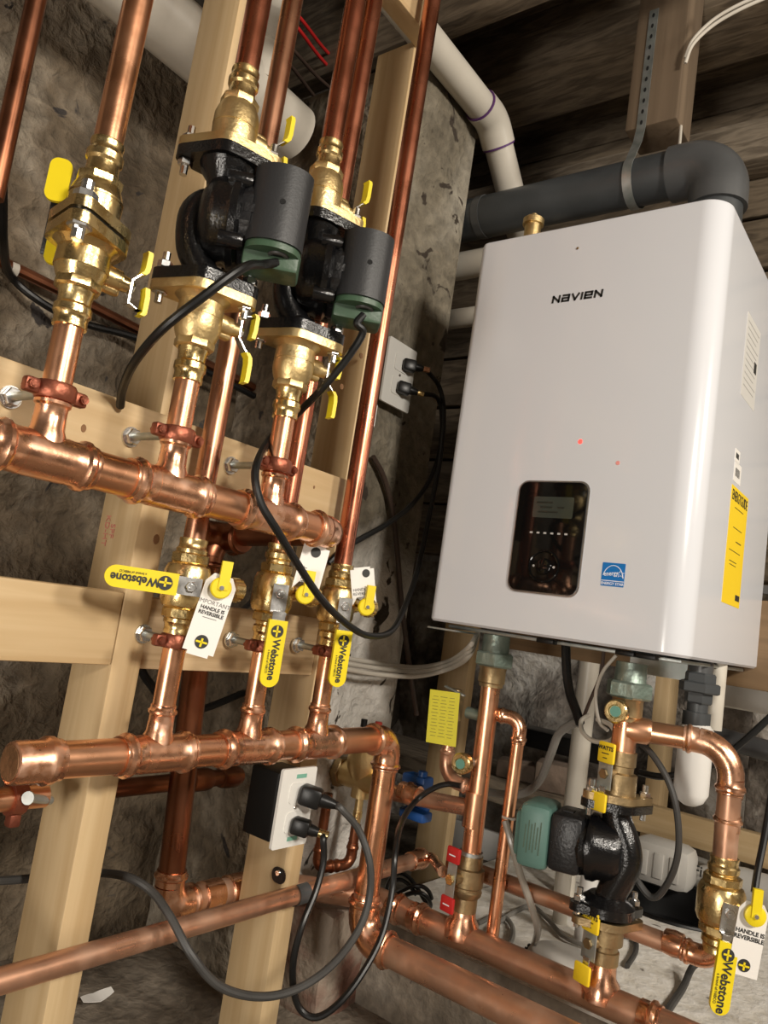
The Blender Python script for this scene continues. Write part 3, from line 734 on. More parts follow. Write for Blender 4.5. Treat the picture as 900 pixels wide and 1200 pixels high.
B().tube([(BPX, .87, BPZ), (BPX, .10, BPZ)], BMR, 26).make('pipe', 'copper_dusty', bmn)
B().tube([(bx-.005, SUY, bot.z), (BPX, .86, BPZ)], R15, 20).make('link_pipe', 'copper_dusty', bmn)
for y in (.82, .77): B().lathe((BPX, y, BPZ), -Y_, bead_prof(BMR*.97, .028), 24).make('press_collar', 'copper_fitting', bmn)
eby = PX(795, 1200, BPX).y
b = B(); b.lathe((BPX, PX(752, 1168, BPX).y, BPZ), -Y_, bead_prof(BMR, .03), 24); b.make('press_collar', 'copper_fitting', bmn)

# thin line along the wall near the floor
lp0, lp1, lp2 = PY(0, 1150, RY-.0), PY(240, 1078, RY), PY(490, 1008, RY)
gz = lp1.z; gy = .829
g0, g1 = PY(0, 1150, gy), PY(492, 1006, gy)
t = thing('gas_line', (1.0, gy, g0.z), 'long dusty copper pipe crossing in front of both studs near the floor', 'pipe')
gz = (g0.z+g1.z)/2
B().tube([(.30, gy, gz), (g1.x-.01, gy, gz)], .0145, 20).make('pipe', 'copper_dusty', t)
e0 = V(g1.x, gy, gz); e1 = PX(528, 1018, BPX-.03)
B().lathe((g1.x-.035, gy, gz), X_, [(0, .0145), (.002, .0175), (.03, .0175), (.034, .020), (.042, .0195), (.046, .012), (.05, .0115)], 20).make('reducer', 'copper_fitting', t)
B().tube([(g1.x+.01, gy, gz), (g1.x+.03, gy-.01, gz), (BPX-.035, .70, PX(530, 1035, BPX-.035).z+.012)], .0095, 14).make('small_pipe', 'copper_fitting', t)
cxp = PY(448, 1030, gy).x
B().lathe((PY(432, 1028, gy).x, gy, gz), X_, [(-.02, .0145), (-.018, .0175), (.018, .0175), (.02, .0145)], 20, cap=False).make('coupling', 'copper_dark', t)
# clamp on centre stud
cs = PY(350, 1052, gy)
t = thing('pipe_clamp', (cs.x, .85, gz), 'dark steel strap clamp fixing the low pipe to the centre stud', 'clamp')
b = B()
pts = [V(cs.x, gy+(.0165)*math.cos(math.radians(a)), gz+.0165*math.sin(math.radians(a))) for a in range(-95, 96, 15)]
pts = [V(cs.x, gy-(p.y-gy), p.z) for p in pts]
for p in pts: b.v += [p-X_*.013, p+X_*.013]
for i in range(len(pts)-1): b.f.append((2*i, 2*i+1, 2*i+3, 2*i+2))
b.make('band', 'pvc_grey', t)
te = V(.986, .875, gz+.03); 
B().prism(rrect(.030, .024, .011), V(.9855, .868, gz+.018), -Y_, Z_, .002).make('ear', 'iron_soft', t)
B().lathe(V(.983, .868, gz+.022), -X_, [(0, .005), (.003, .004)], 12).make('screw', 'steel', t)

# ================================================================== RISERS, CLAMPS
def px_z(px, py, Y): return PY(px, py, Y).z
zA = px_z(103, 275, SY)                                       # flange joint of the pumpless riser
zT, zBt = .512, .342                                          # pump flanges
low_end = {0: px_z(82, 398, SY), 1: .248, 2: .248}
top_end = {0: px_z(119, 185, SY), 1: .622, 2: .622}
sup_lab = ('bright copper riser under the brass flange pair without a pump', 'bright copper riser below the pump nearest the camera', 'bright copper riser below the pump beside the pier')
sup_top = ('copper pipe rising above the brass flange pair without a pump', 'reddish copper pipe rising above the pump nearest the camera', 'reddish copper pipe rising above the pump beside the pier')
for i, x in enumerate(SXs):
    o = B().tube([(x, SY, UZ+.05), (x, SY, low_end[i]+.012)], R1, 22).make('riser_pipe', 'copper', loc=(x, SY, UZ+.05)); tag(o, sup_lab[i], 'pipe', 'supply risers')
    o = B().tube([(x, SY, top_end[i]-.012), (x, SY, 1.62)], R1*1.04, 22).make('riser_pipe', 'copper' if i == 0 else 'copper_red', loc=(x, SY, top_end[i])); tag(o, sup_top[i], 'pipe', 'supply risers')
ret_lab = ('copper return pipe rising between the two pumps, behind them', 'reddish return pipe rising close behind the pump beside the pier', 'tall copper return pipe running up in front of the pier')
ret_low = ('short copper stub under the valve with the sideways yellow lever', 'short copper stub under the valve with the middle hanging yellow lever', 'short copper stub under the valve beside the pier')
for i, x in enumerate(RXs):
    zt = (px_z(229, 632, RY), px_z(338, 640, RY), px_z(403, 662, RY))[i]
    xx = x+(.006 if i else 0)
    o = B().tube([(x, RY, zt-.01), (xx, RY, 1.62)], R1*(1.0 if i < 2 else 1.03), 22).make('return_pipe', ('copper_brown', 'copper_red', 'copper_red')[i], loc=(x, RY, zt)); tag(o, ret_lab[i], 'pipe', 'return risers')
    if i == 2:
        p = PY(437, 490, RY); B().box((x+.010, RY-.0125, p.z), (.009, .0006, .036), ax=(V(.8, .6, 0), V(-.6, .8, 0), Z_)).make('print_label', 'white_paper', o)
    zb = (px_z(203, 742, RY), px_z(312, 752, RY), px_z(386, 757, RY))[i]
    o = B().tube([(x, RY, LWZ+.05), (x, RY, zb+.012)], R1, 22).make('return_stub', 'copper', loc=(x, RY, LWZ+.05)); tag(o, ret_low[i], 'pipe', 'return risers')

def split_clamp(x, y, z, ywall, label, grp, r=R1, m='copper_clamp', nut=True):
    t = thing('ring_clamp', (x, y, z), label, 'clamp', grp)
    b = B(); b.lathe((x, y, z-.0085), Z_, [(0, r), (0, r+.0045), (.003, r+.0062), (.014, r+.0062), (.017, r+.0045), (.017, r)], 22, cap=False)
    for s in (-1, 1): b.box((x+s*(r+.011), y, z), (.016, .012, .015), bev=.003)
    b.make('ring', m, t)
    for s in (-1, 1):
        b = B(); b.cyl((x+s*(r+.013), y-.011, z), (x+s*(r+.013), y+.010, z), .0032, n=8); b.lathe((x+s*(r+.013), y-.006, z), -Y_, [(0, .005), (.004, .0045)], 8); b.make('screw', m, t)
    B().cyl((x, y+r+.004, z), (x, ywall, z), .0050, n=12).make('threaded_rod', 'galvanised', t)
    b = B(); hexnut(b, (x, ywall-.011, z), Y_, .0105, .008); b.lathe((x, ywall-.003, z), Y_, [(0, .0125), (.003, .0125)], 20); b.make('nut_and_plate', 'steel', t)
    b = B(); hexnut(b, (x, y+r+.004, z), Y_, .0085, .007); b.make('nut', m if nut else 'steel', t)
    return t
cl_lab = ('dark copper split ring clamp on the riser at far left', 'dark copper split ring clamp on the riser under the first pump', 'dark copper split ring clamp on the riser nearest the pier')
for i, x in enumerate(SXs): split_clamp(x, SY, (px_z(62, 459, SY), px_z(207, 510, SY), px_z(322, 545, SY))[i], .822, ('dark copper split clamp on the riser under the pumpless flanges', 'dark copper split clamp on the riser under the nearer pump', 'dark copper split clamp on the riser under the pump by the pier')[i], 'supply riser clamps')
for i, x in enumerate(RXs): split_clamp(x, RY, (px_z(201, 751, RY), px_z(307, 757, RY), px_z(385, 763, RY))[i], .860, ('copper clamp below the valve with the sideways yellow lever', 'copper clamp below the valve with the middle yellow lever', 'copper clamp below the valve nearest the pier')[i], 'return riser clamps', m='copper_clamp', nut=False)

# ================================================================== FLANGED ISOLATION VALVES AND PUMPS
DG = V(1, -1, 0).normalized(); DP = V(1, 1, 0).normalized()
def press_end(b, p, d, r, n=24):
    return b.lathe(p, d, [(0, r*1.28), (.006, r*1.20), (.009, r*1.14), (.016, r*1.14), (.019, r*1.30), (.026, r*1.32), (.029, r*1.17), (.034, r*1.15), (.037, r*1.20), (.040, r*1.18), (.040, r*.9)], n)
def lever(t, p, ax, hv, s=1.0, tips=1):
    """pressed steel lever with yellow grips: p stem end, ax stem axis, hv grip direction"""
    ax, hv = Vector(ax).normalized(), Vector(hv).normalized(); sd = ax.cross(hv)
    def sheet(name, m, pts, w, th):
        b = B()
        for a, h in pts:
            q = Vector(p)+ax*a+hv*h; b.v += [q-sd*w/2-ax*th/2, q+sd*w/2-ax*th/2, q+sd*w/2+ax*th/2, q-sd*w/2+ax*th/2]
        for i in range(len(pts)-1):
            k = i*4
            for j in range(4): jj = (j+1) % 4; b.f.append((k+j, k+jj, k+4+jj, k+4+j))
        b.f += [(3, 2, 1, 0), tuple(len(b.v)-4+j for j in range(4))]
        return b.make(name, m, t, sharp=25)
    lv = sheet('lever', 'steel', [(0, -.020), (0, .010*s), (.010*s, .022*s), (.018*s, .030*s)], .011, .0022)
    b = B(); hexnut(b, Vector(p)-ax*.001, ax, .0055, .006); b.make('lever_nut', 'steel', t)
    path = [(.016*s, .027*s), (.021*s, .033*s), (.0225*s, .042*s), (.0225*s, .066*s), (.021*s, .070*s)]
    sheet('yellow_grip', 'yellow_vinyl', path, .0135, .0058)
    sheet('lever_tail', 'steel', [(0, -.018), (.010, -.022), (.019, -.022)], .010, .0022)
    sheet('yellow_grip', 'yellow_vinyl', [(.017, -.027), (.0195, -.024), (.0195, -.006), (.018, .004)], .012, .0056)
def iso_valve(x, y, zf, s, r, label, ax=DG, bolt_ax=DG, m='brass_satin', stem=None, grp='flanged isolation valves', hv=1, L=.052, with_lever=True, ls_=.86):
    """brass ball valve with a two-bolt flange; s=+1 rises from the flange, -1 hangs below"""
    t = thing('isolation_valve', (x, y, zf), label, 'valve', grp)
    d = Z_*s; ba = Vector(bolt_ax).normalized(); bp_ = ba.cross(Z_)
    b = B(); poly = diamond(.062, .040, .013, .022)
    b.prism(poly, V(x, y, zf+(.0 if s > 0 else -.011)), ba, Z_.cross(ba), .011)
    b.lathe((x, y, zf), d, [(.010, .034), (.013, .030), (.018, .026)], 26)
    b.make('flange', m, t, sharp=30)
    b = B(); b.lathe((x, y, zf), d, [(.008, .0235), (.013, .0235), (.015, .0262), (.034, .0272), (.0345, .0266), (.037, .0266), (.0375, .0274), (L-.004, .0272), (L+.004, .0250), (L+.014, .0208), (L+.018, .0198)], 28)
    b.make('valve_body', m, t)
    b = B(); b.lathe((x, y, zf), d, [(L+.010, .0225), (L+.012, .0236), (L+.019, .0236), (L+.021, .0215)], 8); b.make('wrench_flat', m, t)
    b = B(); press_end(b, V(x, y, zf)+d*(L+.020), d, r); b.make('press_end', 'brass', t)
    sa = Vector(stem if stem is not None else ax).normalized()
    c = V(x, y, zf)+d*.032
    b = B(); b.lathe(c, sa, [(.020, .0135), (.040, .0120), (.041, .0090), (.049, .0085), (.049, .0045), (.055, .0045)], 18)
    b.lathe(c+d*.012, sa, [(.018, .006), (.038, .0055), (.041, .004)], 10); b.make('stem_boss', m, t)
    if with_lever: lever(t, c+sa*.052, sa, Z_*hv*s, ls_)
    return t
def flange_bolts(t, x, y, z, ba, L=.030, rr=.050):
    for s in (-1, 1): bolt(t, V(x, y, z)+Vector(ba)*(rr*s), Z_, L)

def pump(x, y, zt, zb, label):
    t = thing('circulator_pump', (x, y, zb), label, 'pump', 'black circulator pumps')
    zm = (zt+zb)/2; a = DG
    poly = diamond(.062, .041, .014, .022)
    for z0, dz in ((zt-.014, 0), (zb, 0)):
        b = B(); b.prism(poly, V(x, y, z0), DG, Z_.cross(DG), .014); b.make('flange', 'iron_black', t, sharp=30)
    b = B(); b.lathe((x, y, zt-.012), -Z_, [(0, .034), (.012, .030), (.022, .022), (.040, .019), (.055, .022)], 24); b.make('upper_neck', 'iron_black', t)
    b = B(); b.tube(spline([V(x, y, zb+.008), V(x, y, zb+.022)-a*.006, V(x, y, zb+.050)-a*.024, V(x, y, zm+.004)-a*.028, V(x, y, zm+.022)-a*.014, V(x, y, zm+.018)+a*.006], 5), [.020]*6+[.0195]*20 if 0 else .0185, 18)
    b.lathe((x, y, zb+.012), Z_, [(0, .028), (.008, .022), (.014, .019)], 22); b.make('lower_neck', 'iron_black', t)
    c = V(x, y, zm+.004)
    b = B(); b.lathe(c, a, [(-.022, .016), (-.018, .034), (-.010, .046), (.0, .051), (.014, .052), (.018, .055), (.026, .055), (.030, .050)], 30)
    for k in range(4):
        an = math.radians(45+90*k); u, w, _ = basis(a); q = c+u*(math.cos(an)*.052)+w*(math.sin(an)*.052); b.lathe(q, a, [(.010, .010), (.034, .010), (.038, .008)], 12)
    b.make('volute', 'iron_black', t)
    b = B(); b.lathe(c, a, [(.030, .050), (.036, .052), (.042, .052), (.046, .047), (.072, .046), (.078, .043)], 10, ph=.31); b.make('motor_housing', 'iron_soft', t)
    b = B()
    for k in range(10):
        an = 2*math.pi*k/10; u, w, _ = basis(a); q = c+u*(math.cos(an)*.047)+w*(math.sin(an)*.047); b.box(q+a*.052, (.006, .010, .036), ax=(u*math.cos(an)+w*math.sin(an), -u*math.sin(an)+w*math.cos(an), a))
    b.make('cooling_ribs', 'iron_soft', t)
    # terminal box: green base, curved charcoal cover bulging toward the room
    f_ = -DP; bc = c+a*.072+f_*.014+Z_*.002
    gb = B(); gb.box(bc+f_*.002-Z_*.012, (.066, .044, .104), ax=(a, f_, Z_), bev=.005); gb = gb.make('terminal_box', 'pump_green', t)
    poly = [(-.034, .010)]+[(.034*math.sin(math.radians(q)), .020+.026*math.cos(math.radians(q))) for q in range(-90, 91, 10)]+[(.034, .010)]
    cv = B(); cv.prism(poly, bc+Z_*.054, a, f_, .092)
    cv = cv.make('box_cover', 'plastic_charcoal', t, sharp=40)
    B().lathe(bc+f_*.0455+a*.004+Z_*.008, f_, [(-.001, .0036), (.0008, .0034)], 12).make('screw_hole', 'hole_dark', cv)
    gp = bc+f_*.022+a*.008-Z_*.0385
    sole = [(-.032, .010)]+[(.032*math.sin(math.radians(q)), .020+.023*math.cos(math.radians(q))) for q in range(-90, 91, 15)]+[(.032, .010)]
    B().prism(sole, bc-Z_*.037, a, f_, .009).make('box_sole', 'pump_green', gb)
    gp = gp-Z_*.008
    B().torus(gp, Z_, .0100, .0028, 18, 8).make('grommet', 'rubber_grey', gb)
    B().lathe(gp+Z_*.002, -Z_, [(0, .008), (.004, .007)], 14).make('gland', 'rubber', gb)
    flange_bolts(t, x, y, zt-.004, DG, .034); flange_bolts(t, x, y, zb+.004, DG, .034)
    return t, gp-Z_*.008
x1, x2 = SXs[1], SXs[2]
p1, gland1 = pump(x1, SY, zT, zBt, 'black iron pump with charcoal motor cover, nearest the camera')
off = V(x2-x1, 0, .004)
p2 = copy_tree(p1, off, 'black iron pump with charcoal motor cover, beside the masonry pier'); gland2 = gland1+off
v = iso_valve(x1, SY, zT, 1, R1, 'brass flanged valve on top of the pump nearest the camera', stem=V(1, -.25, 0), L=.056)
copy_tree(v, off, 'brass flanged valve on top of the pump beside the pier')
v = iso_valve(x1, SY, zBt, -1, R1, 'brass flanged valve underneath the pump nearest the camera', stem=V(1, -.25, 0))
copy_tree(v, off, 'brass flanged valve underneath the pump beside the pier')
BA = V(.62, .78, 0).normalized()
v = iso_valve(SXs[0], SY, zA+.002, 1, R1, 'upper brass flanged valve of the bolted pair without a pump', bolt_ax=BA, stem=V(.10, .99, 0), m='brass', L=.040, with_lever=False)
lp_ = V(SXs[0], SY, zA+.002)+V(-.80, .60, 0)*.038+V(.015, .03, .012)
lf = V(-.62, -.78, 0).normalized(); ls = lf.cross(Z_)
B().box(lp_-lf*.004, (.0025, .010, .064), ax=(lf, ls, Z_), bev=.0008).make('lever', 'iron_soft', v)
B().prism(rrect(.0225, .048, .009), lp_+Z_*.048+lf*.002, lf.cross(Z_)*-1, Z_, .005).make('yellow_grip', 'yellow_vinyl', v)
B().prism(rrect(.018, .034, .008), lp_-Z_*.026+lf.cross(Z_)*-.010, lf.cross(Z_)*-1, Z_, .005).make('yellow_grip', 'yellow_vinyl', v)
for sg in (-1, 1): bolt(v, V(SXs[0], SY, zA)+BA*(.050*sg), Z_, .032, .0088)
iso_valve(SXs[0], SY, zA-.002, -1, R1, 'lower brass flanged valve of the bolted pair without a pump', bolt_ax=BA, stem=V(1, -.15, 0), m='brass', L=.038, hv=-1, ls_=.62)
o = B().prism(diamond(.058, .037, .012, .02), V(SXs[0], SY, zA-.002), BA, Z_.cross(BA), .004).make('flange_gasket', 'rubber', loc=(SXs[0], SY, zA)); tag(o, 'thin black gasket between the two bolted brass flanges', 'gasket')

# ================================================================== RETURN BALL VALVES WITH YELLOW LEVERS AND DRAINS
SA = V(-.50, -.866, 0)
def tee_logo(part, c, right, up, r):
    n = Vector(right).cross(Vector(up)).normalized()
    d = B().lathe(c, n, [(0, r), (.0004, r)], 22).make('round_logo', 'ink', part)
    q = Vector(c)+n*.0006
    b = B(); R_, U_ = Vector(right).normalized(), Vector(up).normalized()
    b.box(q-U_*r*.12, (r*.30, r*1.25, .0003), ax=(R_, U_, n)); b.box(q-U_*r*.05, (r*1.7, r*.28, .0003), ax=(R_, U_, n)); b.make('logo_mark', 'yellow_vinyl', part)
def ball_valve(x, y, z0, z1, r, label, hdir, hl, sa=-Y_, w=.026, flip=False, grp='ball valves with long yellow levers', m='brass', words='Webstone', ps=1.0, ys=.018):
    """straight press-end ball valve between z0 (bottom) and z1 (top); long lever along hdir on the sa side"""
    t = thing('ball_valve', (x, y, z0), label, 'valve', grp)
    zc = (z0+z1)/2; hh = (z1-z0)/2
    b = B(); b.lathe((x, y, zc), Z_, [(-hh+.040, r*1.2), (-.030, r*1.35), (-.026, r*1.75), (-.018, r*1.95), (.018, r*1.95), (.026, r*1.75), (.030, r*1.35), (hh-.040, r*1.2)], 26); b.make('valve_body', m, t)
    for s in (-1, 1):
        b = B(); b.lathe((x, y, zc+s*.028), Z_*s, [(0, r*1.45), (.002, r*1.6), (.012, r*1.6), (.014, r*1.4)], 8, ph=.39); b.make('wrench_flat', m, t)
        b = B(); press_end(b, V(x, y, zc+s*(hh-.040)), Z_*s, r); b.make('press_end', 'brass', t)
    c = V(x, y, zc); sa = Vector(sa); hd = Vector(hdir).normalized(); sd = hd.cross(sa).normalized()
    B().lathe(c, sa, [(r*1.4, .011), (.034, .010), (.034, .006), (.043, .006)], 16).make('stem', 'brass_satin', t)
    p0 = c+sa*.039
    b = B(); b.prism([(-.013, -.011), (.020, -.011), (.026, -.010), (.026, .010), (.020, .011), (-.013, .011)], p0, hd, sa.cross(hd) if 0 else hd.cross(sa)*-1, .0024)
    hp = b.make('lever_plate', 'steel', t)
    b = B(); hexnut(b, p0+sa*.002, sa, .0070, .0045); b.lathe(p0+sa*.006, sa, [(0, .0035), (.002, .003)], 10); b.make('lever_nut', 'steel', hp)
    b = B(); b.box(p0+hd*.027+sa*.007, (.003, .019, .016), ax=(hd, sd, sa)); b.box(p0+hd*(.027+ys)/2+sa*.0135+hd*.006, (max(.012, ys-.010), .018, .0024), ax=(hd, sd, sa)); b.make('lever_step', 'steel', hp)
    poly = [(ys, -w/2)]+[(hl-w/2+w/2*math.cos(math.radians(q)), w/2*math.sin(math.radians(q))) for q in range(-90, 91, 15)]+[(ys, w/2)]
    po = p0+sa*(.0105)
    g = B(); g.prism(poly, po, hd, sa.cross(hd).normalized(), .0075); g = g.make('yellow_lever', 'yellow_vinyl', t, sharp=40)
    face = po+sa*.0081
    rd = hd if not flip else -hd
    upv = sa.cross(rd).normalized()
    mid = ys+(hl-ys)*.5
    text(words, face+hd*(mid+.010*ps)-upv*(-.001), rd, upv, .0175*ps, 'ink', g, bold=.0004, sx=.92, th=.0002)
    text('a brand of NIBCO', face+hd*(mid+.014*ps)-upv*.0085*ps, rd, upv, .0052*ps, 'ink', g, th=.0002)
    tee_logo(g, face+hd*(ys+.015), rd, upv, w*.33)
    return t, zc
def drain(x, y, z, label, taglab, grp='small drain ports'):
    """side drain: brass branch along +X, yellow butterfly lever, knurled hose cap"""
    t = thing('drain_port', (x, y, z), label, 'valve', grp)
    b = B(); b.lathe((x, y, z), X_, [(.020, .0085), (.030, .0085), (.032, .012), (.044, .012), (.046, .010), (.070, .010)], 18); b.make('branch', 'brass', t)
    b = B(); b.lathe((x, y, z), X_, [(.068, .0125), (.070, .0150), (.086, .0150), (.088, .013), (.089, .006), (.095, .005)], 24); cp_ = b.make('hose_cap', 'brass', t)
    for k in range(12):
        a = 2*math.pi*k/12; B().box(V(x+.078, y+.0153*math.cos(a), z+.0153*math.sin(a)), (.013, .0028, .0028), ax=(X_, V(0, math.cos(a), math.sin(a)), V(0, -math.sin(a), math.cos(a)))).make('knurl', 'brass', cp_)
    c = V(x+.040, y, z)+SA*.052
    B().cyl(V(x+.036, y, z)+SA*.006, c, .0055, n=12).make('stem', 'brass', t); SR = V(.866, -.50, 0)
    b = B(); b.lathe(c, SA, [(0, .0135), (.0045, .0135), (.006, .012)], 24); b.prism([(-.0065, -.002), (.0065, -.002), (.0075, .034), (-.0060, .034)], c+SR*.002+SA*.0015, SR, Z_, .0065); b.make('yellow_lever', 'yellow_vinyl', t)
    B().lathe(c+SA*.0075, SA, [(0, .0035), (.002, .003)], 10).make('screw', 'steel', t)
    return t, c
z_r = [(px_z(229, 632, RY), px_z(203, 742, RY)), (px_z(338, 640, RY), px_z(312, 752, RY)), (px_z(403, 662, RY), px_z(386, 757, RY))]
vlab = ('brass ball valve with its yellow lever turned sideways', 'brass ball valve with hanging yellow lever, middle of the three return valves', 'brass ball valve with hanging yellow lever, beside the pier')
hds = (V(-.866, .50, 0), -Z_, -Z_)
dlab = ('brass drain port with yellow handle above the long white tag', 'brass drain port with yellow handle, on the middle return valve', 'brass drain port with yellow handle, against the pier')
tag_c = []
for i, x in enumerate(RXs):
    t, zc = ball_valve(x, RY, z_r[i][1], z_r[i][0], R1*1.06, vlab[i], hds[i], (.102, .126, .120)[i], sa=SA, ps=.80, ys=(.018, .036, .036)[i])
    d, c = drain(x+.004, RY, zc+.004, dlab[i], ''); tag_c.append(c)
# paper tags
t1 = tag_c[0]
def paper_tag(name, c, w, h, ang, label, lines=True, cutout=True, dy=.004, m='white_paper', cat='tag'):
    SR = V(.866, -.50, 0); r = SR*math.cos(ang)+Z_*math.sin(ang); u = SR*-math.sin(ang)+Z_*math.cos(ang)
    t = thing(name, c, label, cat, None)
    o = Vector(c)-SA*dy
    poly = [(-w*.34, -h), (-w*.34, -h*.95), (-w/2, -h*.95), (-w/2, .004), (-w*.30, .016), (w*.30, .016), (w/2, .004), (w/2, -h*.95), (w*.34, -h*.95), (w*.34, -h)]
    poly = poly[::-1]
    card = B().prism([(a, bb) for a, bb in poly][::-1], o, r, u, .0006).make('card', m, t, smooth=False)
    f = o+SA*.0009
    if lines:
        text('IMPORTANT', f-u*.021, r, u, .0074, 'ink_soft', card, th=.0001)
        text('HANDLE IS\nREVERSIBLE', f-u*.0315, r, u, .0064, 'ink', card, th=.0001, bold=.0002)
        B().box(f-u*.040, (.018, .0003, .0006), ax=(r, SA, u)).make('rule', 'ink', card)
        tee_logo(card, f-u*(h-.018), r, u, .0085)
    return t, f, r, u, card
paper_tag('valve_tag', t1, .040, .088, math.radians(-9), 'white paper tag reading IMPORTANT HANDLE IS REVERSIBLE under the first drain')
# middle tag hangs upwards, tucked behind the manifold
c = tag_c[1]; t, f, r, u, card = paper_tag('valve_tag', c, -.040, -.074, math.radians(-7), 'white paper tag standing up behind the middle drain handle', lines=False)
B().lathe(f+u*.062, SA, [(0, .0075), (.0003, .0075)], 20).make('round_logo', 'ink', card)
text('IMPORTANT', f-r*.008+u*.018, u, -r, .0075, 'ink', card, th=.0001)
c = tag_c[2]; t, f, r, u, card = paper_tag('valve_tag', c, -.040, -.062, math.radians(14), 'crumpled white paper tag behind the drain against the pier', lines=False)
B().lathe(f+u*.052+r*.006, SA, [(0, .0065), (.0003, .0065)], 20).make('round_logo', 'ink', card)
text('HANDLE IS\nREVERSIBLE', f+u*.024-r*.002, r, u, .0065, 'ink', card, th=.0001)

# ================================================================== OUTLETS
def outlet(c, w, h, label, boxed=0):
    t = thing('wall_outlet', c, label, 'outlet')
    pl = B().prism(rrect(w, h, .004), Vector(c), X_, Z_, .005).make('cover_plate', 'white_plate', t)
    for s in (-1, 1):
        B().prism(rrect(w*.46, h*.26, .006), Vector(c)+V(0, -.005, s*h*.185), X_, Z_, .0015).make('receptacle_face', 'white_plate', pl)
    B().lathe(Vector(c)+V(0, -.0055, 0), -Y_, [(0, .003), (.0012, .0024)], 10).make('screw', 'steel', pl)
    if boxed:
        B().box(Vector(c)+V(-.008, boxed/2+.0005, .002), (w*.86, boxed, h*.86), bev=.003).make('back_box', 'black_plastic', t)
    return t, pl
o1c = PY(466, 440, .985)
outlet(o1c, .100, .140, 'white outlet plate on the masonry pier')
o2c = PY(343, 945, .800)
t, pl = outlet(o2c, .076, .116, 'white outlet plate on a black box fixed to the centre stud', boxed=.058)
for s in (-1, 1): B().box(o2c+V(.004, -.0053, s*.046), (.022, .0006, .006)).make('inspection_mark', 'teal_print', pl)
def plug(p, d, label, sc_=1.0, band=None, droop=0):
    t = thing('power_plug', p, label, 'plug'); d = Vector(d).normalized()
    u, w, _ = basis(d)
    b = B(); b.box(Vector(p)+d*.014*sc_, (.024*sc_, .026*sc_, .030*sc_), ax=(u, w, d), bev=.005*sc_); b.make('plug_body', 'rubber', t)
    b = B(); b.lathe(Vector(p)+d*.026*sc_, d, [(0, .0098*sc_), (.010*sc_, .0085*sc_), (.022*sc_, .0055*sc_), (.026*sc_, .0050*sc_)], 14); b.make('strain_relief', 'rubber', t)
    if band: 
        b = B(); b.lathe(Vector(p)+d*.050*sc_, d, [(-.009, .0062), (.009, .0062)], 14, cap=False); b.make('wrapped_band', band, t)
    return Vector(p)+d*.052*sc_
def cord(pts, r, m, label, name='power_cable', k=9, n=10, cat='cord'):
    P = spline(pts, k); o = B().tube(P, r, n).make(name, m, loc=P[0]); return tag(o, label, cat)
e1 = plug(o1c+V(.004, -.007, .026), V(.75, -.66, -.02), 'black plug in the upper socket on the pier', 1.0, 'copper_fitting')
e2 = plug(o1c+V(-.004, -.007, -.026), V(.75, -.66, -.10), 'black plug in the lower socket on the pier', 1.0, 'brass')
e3 = plug(o2c+V(.006, -.007, .021), V(.55, -.83, -.16), 'large black plug in the upper socket of the stud outlet', 1.15)
e4 = plug(o2c+V(-.002, -.007, -.024), V(.50, -.85, -.12), 'small black plug in the lower socket of the stud outlet', .95, 'brass')
# pump cords
cord([gland1, gland1+V(-.018, .004, -.010), PY(285, 314, .635), PY(235, 350, .655), PY(190, 386, .69), PY(158, 424, .74), PY(144, 455, .79), PY(141, 476, .815)], .0052, 'rubber', 'black cord dropping left from the nearest pump motor')
cord([gland2, gland2+V(-.006, .004, -.014), PY(425, 390, .65), PY(408, 418, .665), PY(378, 455, .70), PY(345, 488, .756), PY(318, 513, .752), PY(303, 538, .712), PY(299, 560, .70), PY(306, 590, .69), PY(325, 622, .68), PY(345, 655, .68), PY(375, 700, .69), PY(405, 730, .70), PY(432, 745, .72), PY(458, 740, .76), PY(474, 712, .80), PY(490, 665, .84), PY(505, 595, .88), PY(517, 530, .91), PY(520, 480, .93), PY(514, 452, .945), e1], .0052, 'rubber', 'long black cord looping from the second pump to the pier outlet')
cord([e2, PY(512, 466, .94), PY(518, 490, .94), PY(516, 525, .935), PY(504, 562, .92), PY(482, 592, .90), PY(455, 613, .87), PY(425, 630, .855), PY(404, 642, .85), PY(385, 660, .855)], .0052, 'rubber', 'black cord from the lower pier socket passing behind the return pipe')
cord([PY(437, 535, .985), PY(450, 560, .985), PY(460, 600, .985), PY(465, 640, .985), PY(470, 700, .985), PY(477, 760, .98), PY(484, 812, .97), PY(488, 838, .965)], .0058, 'cable_brown', 'brown cable hanging down the pier with its end loose', 'hanging_cable')
cord([e3, PY(400, 948, .735), PY(420, 972, .72), PY(433, 1010, .70), PY(433, 1050, .695), PY(420, 1090, .69), PY(390, 1130, .69), PY(350, 1158, .70), PY(305, 1168, .72), PY(258, 1156, .74), PY(225, 1120, .76), PY(200, 1075, .80), PY(178, 1045, .84), PY(150, 1028, .88), PY(118, 1023, .96), PY(80, 1024, .985), PY(30, 1030, .985), PY(-30, 1034, .985)], .0056, 'rubber_grey', 'dusty grey cord swinging from the stud outlet across to the left stud')
cord([e4, PY(379, 985, .745), PY(379, 1010, .74), PY(370, 1045, .735), PY(354, 1085, .73), PY(344, 1125, .73), PY(344, 1160, .73), PY(353, 1184, .72), PY(372, 1192, .70), PY(398, 1175, .68), PY(425, 1140, .67), PY(448, 1095, .67), PY(460, 1040, .68), PY(463, 1000, .69), PY(470, 965, .72), PX(486, 940, 1.19), PX(506, 925, 1.215), PX(524, 919, 1.232), PX(540, 921, 1.236)], .0050, 'rubber', 'black cord looping below the stud outlet and back up to the right')
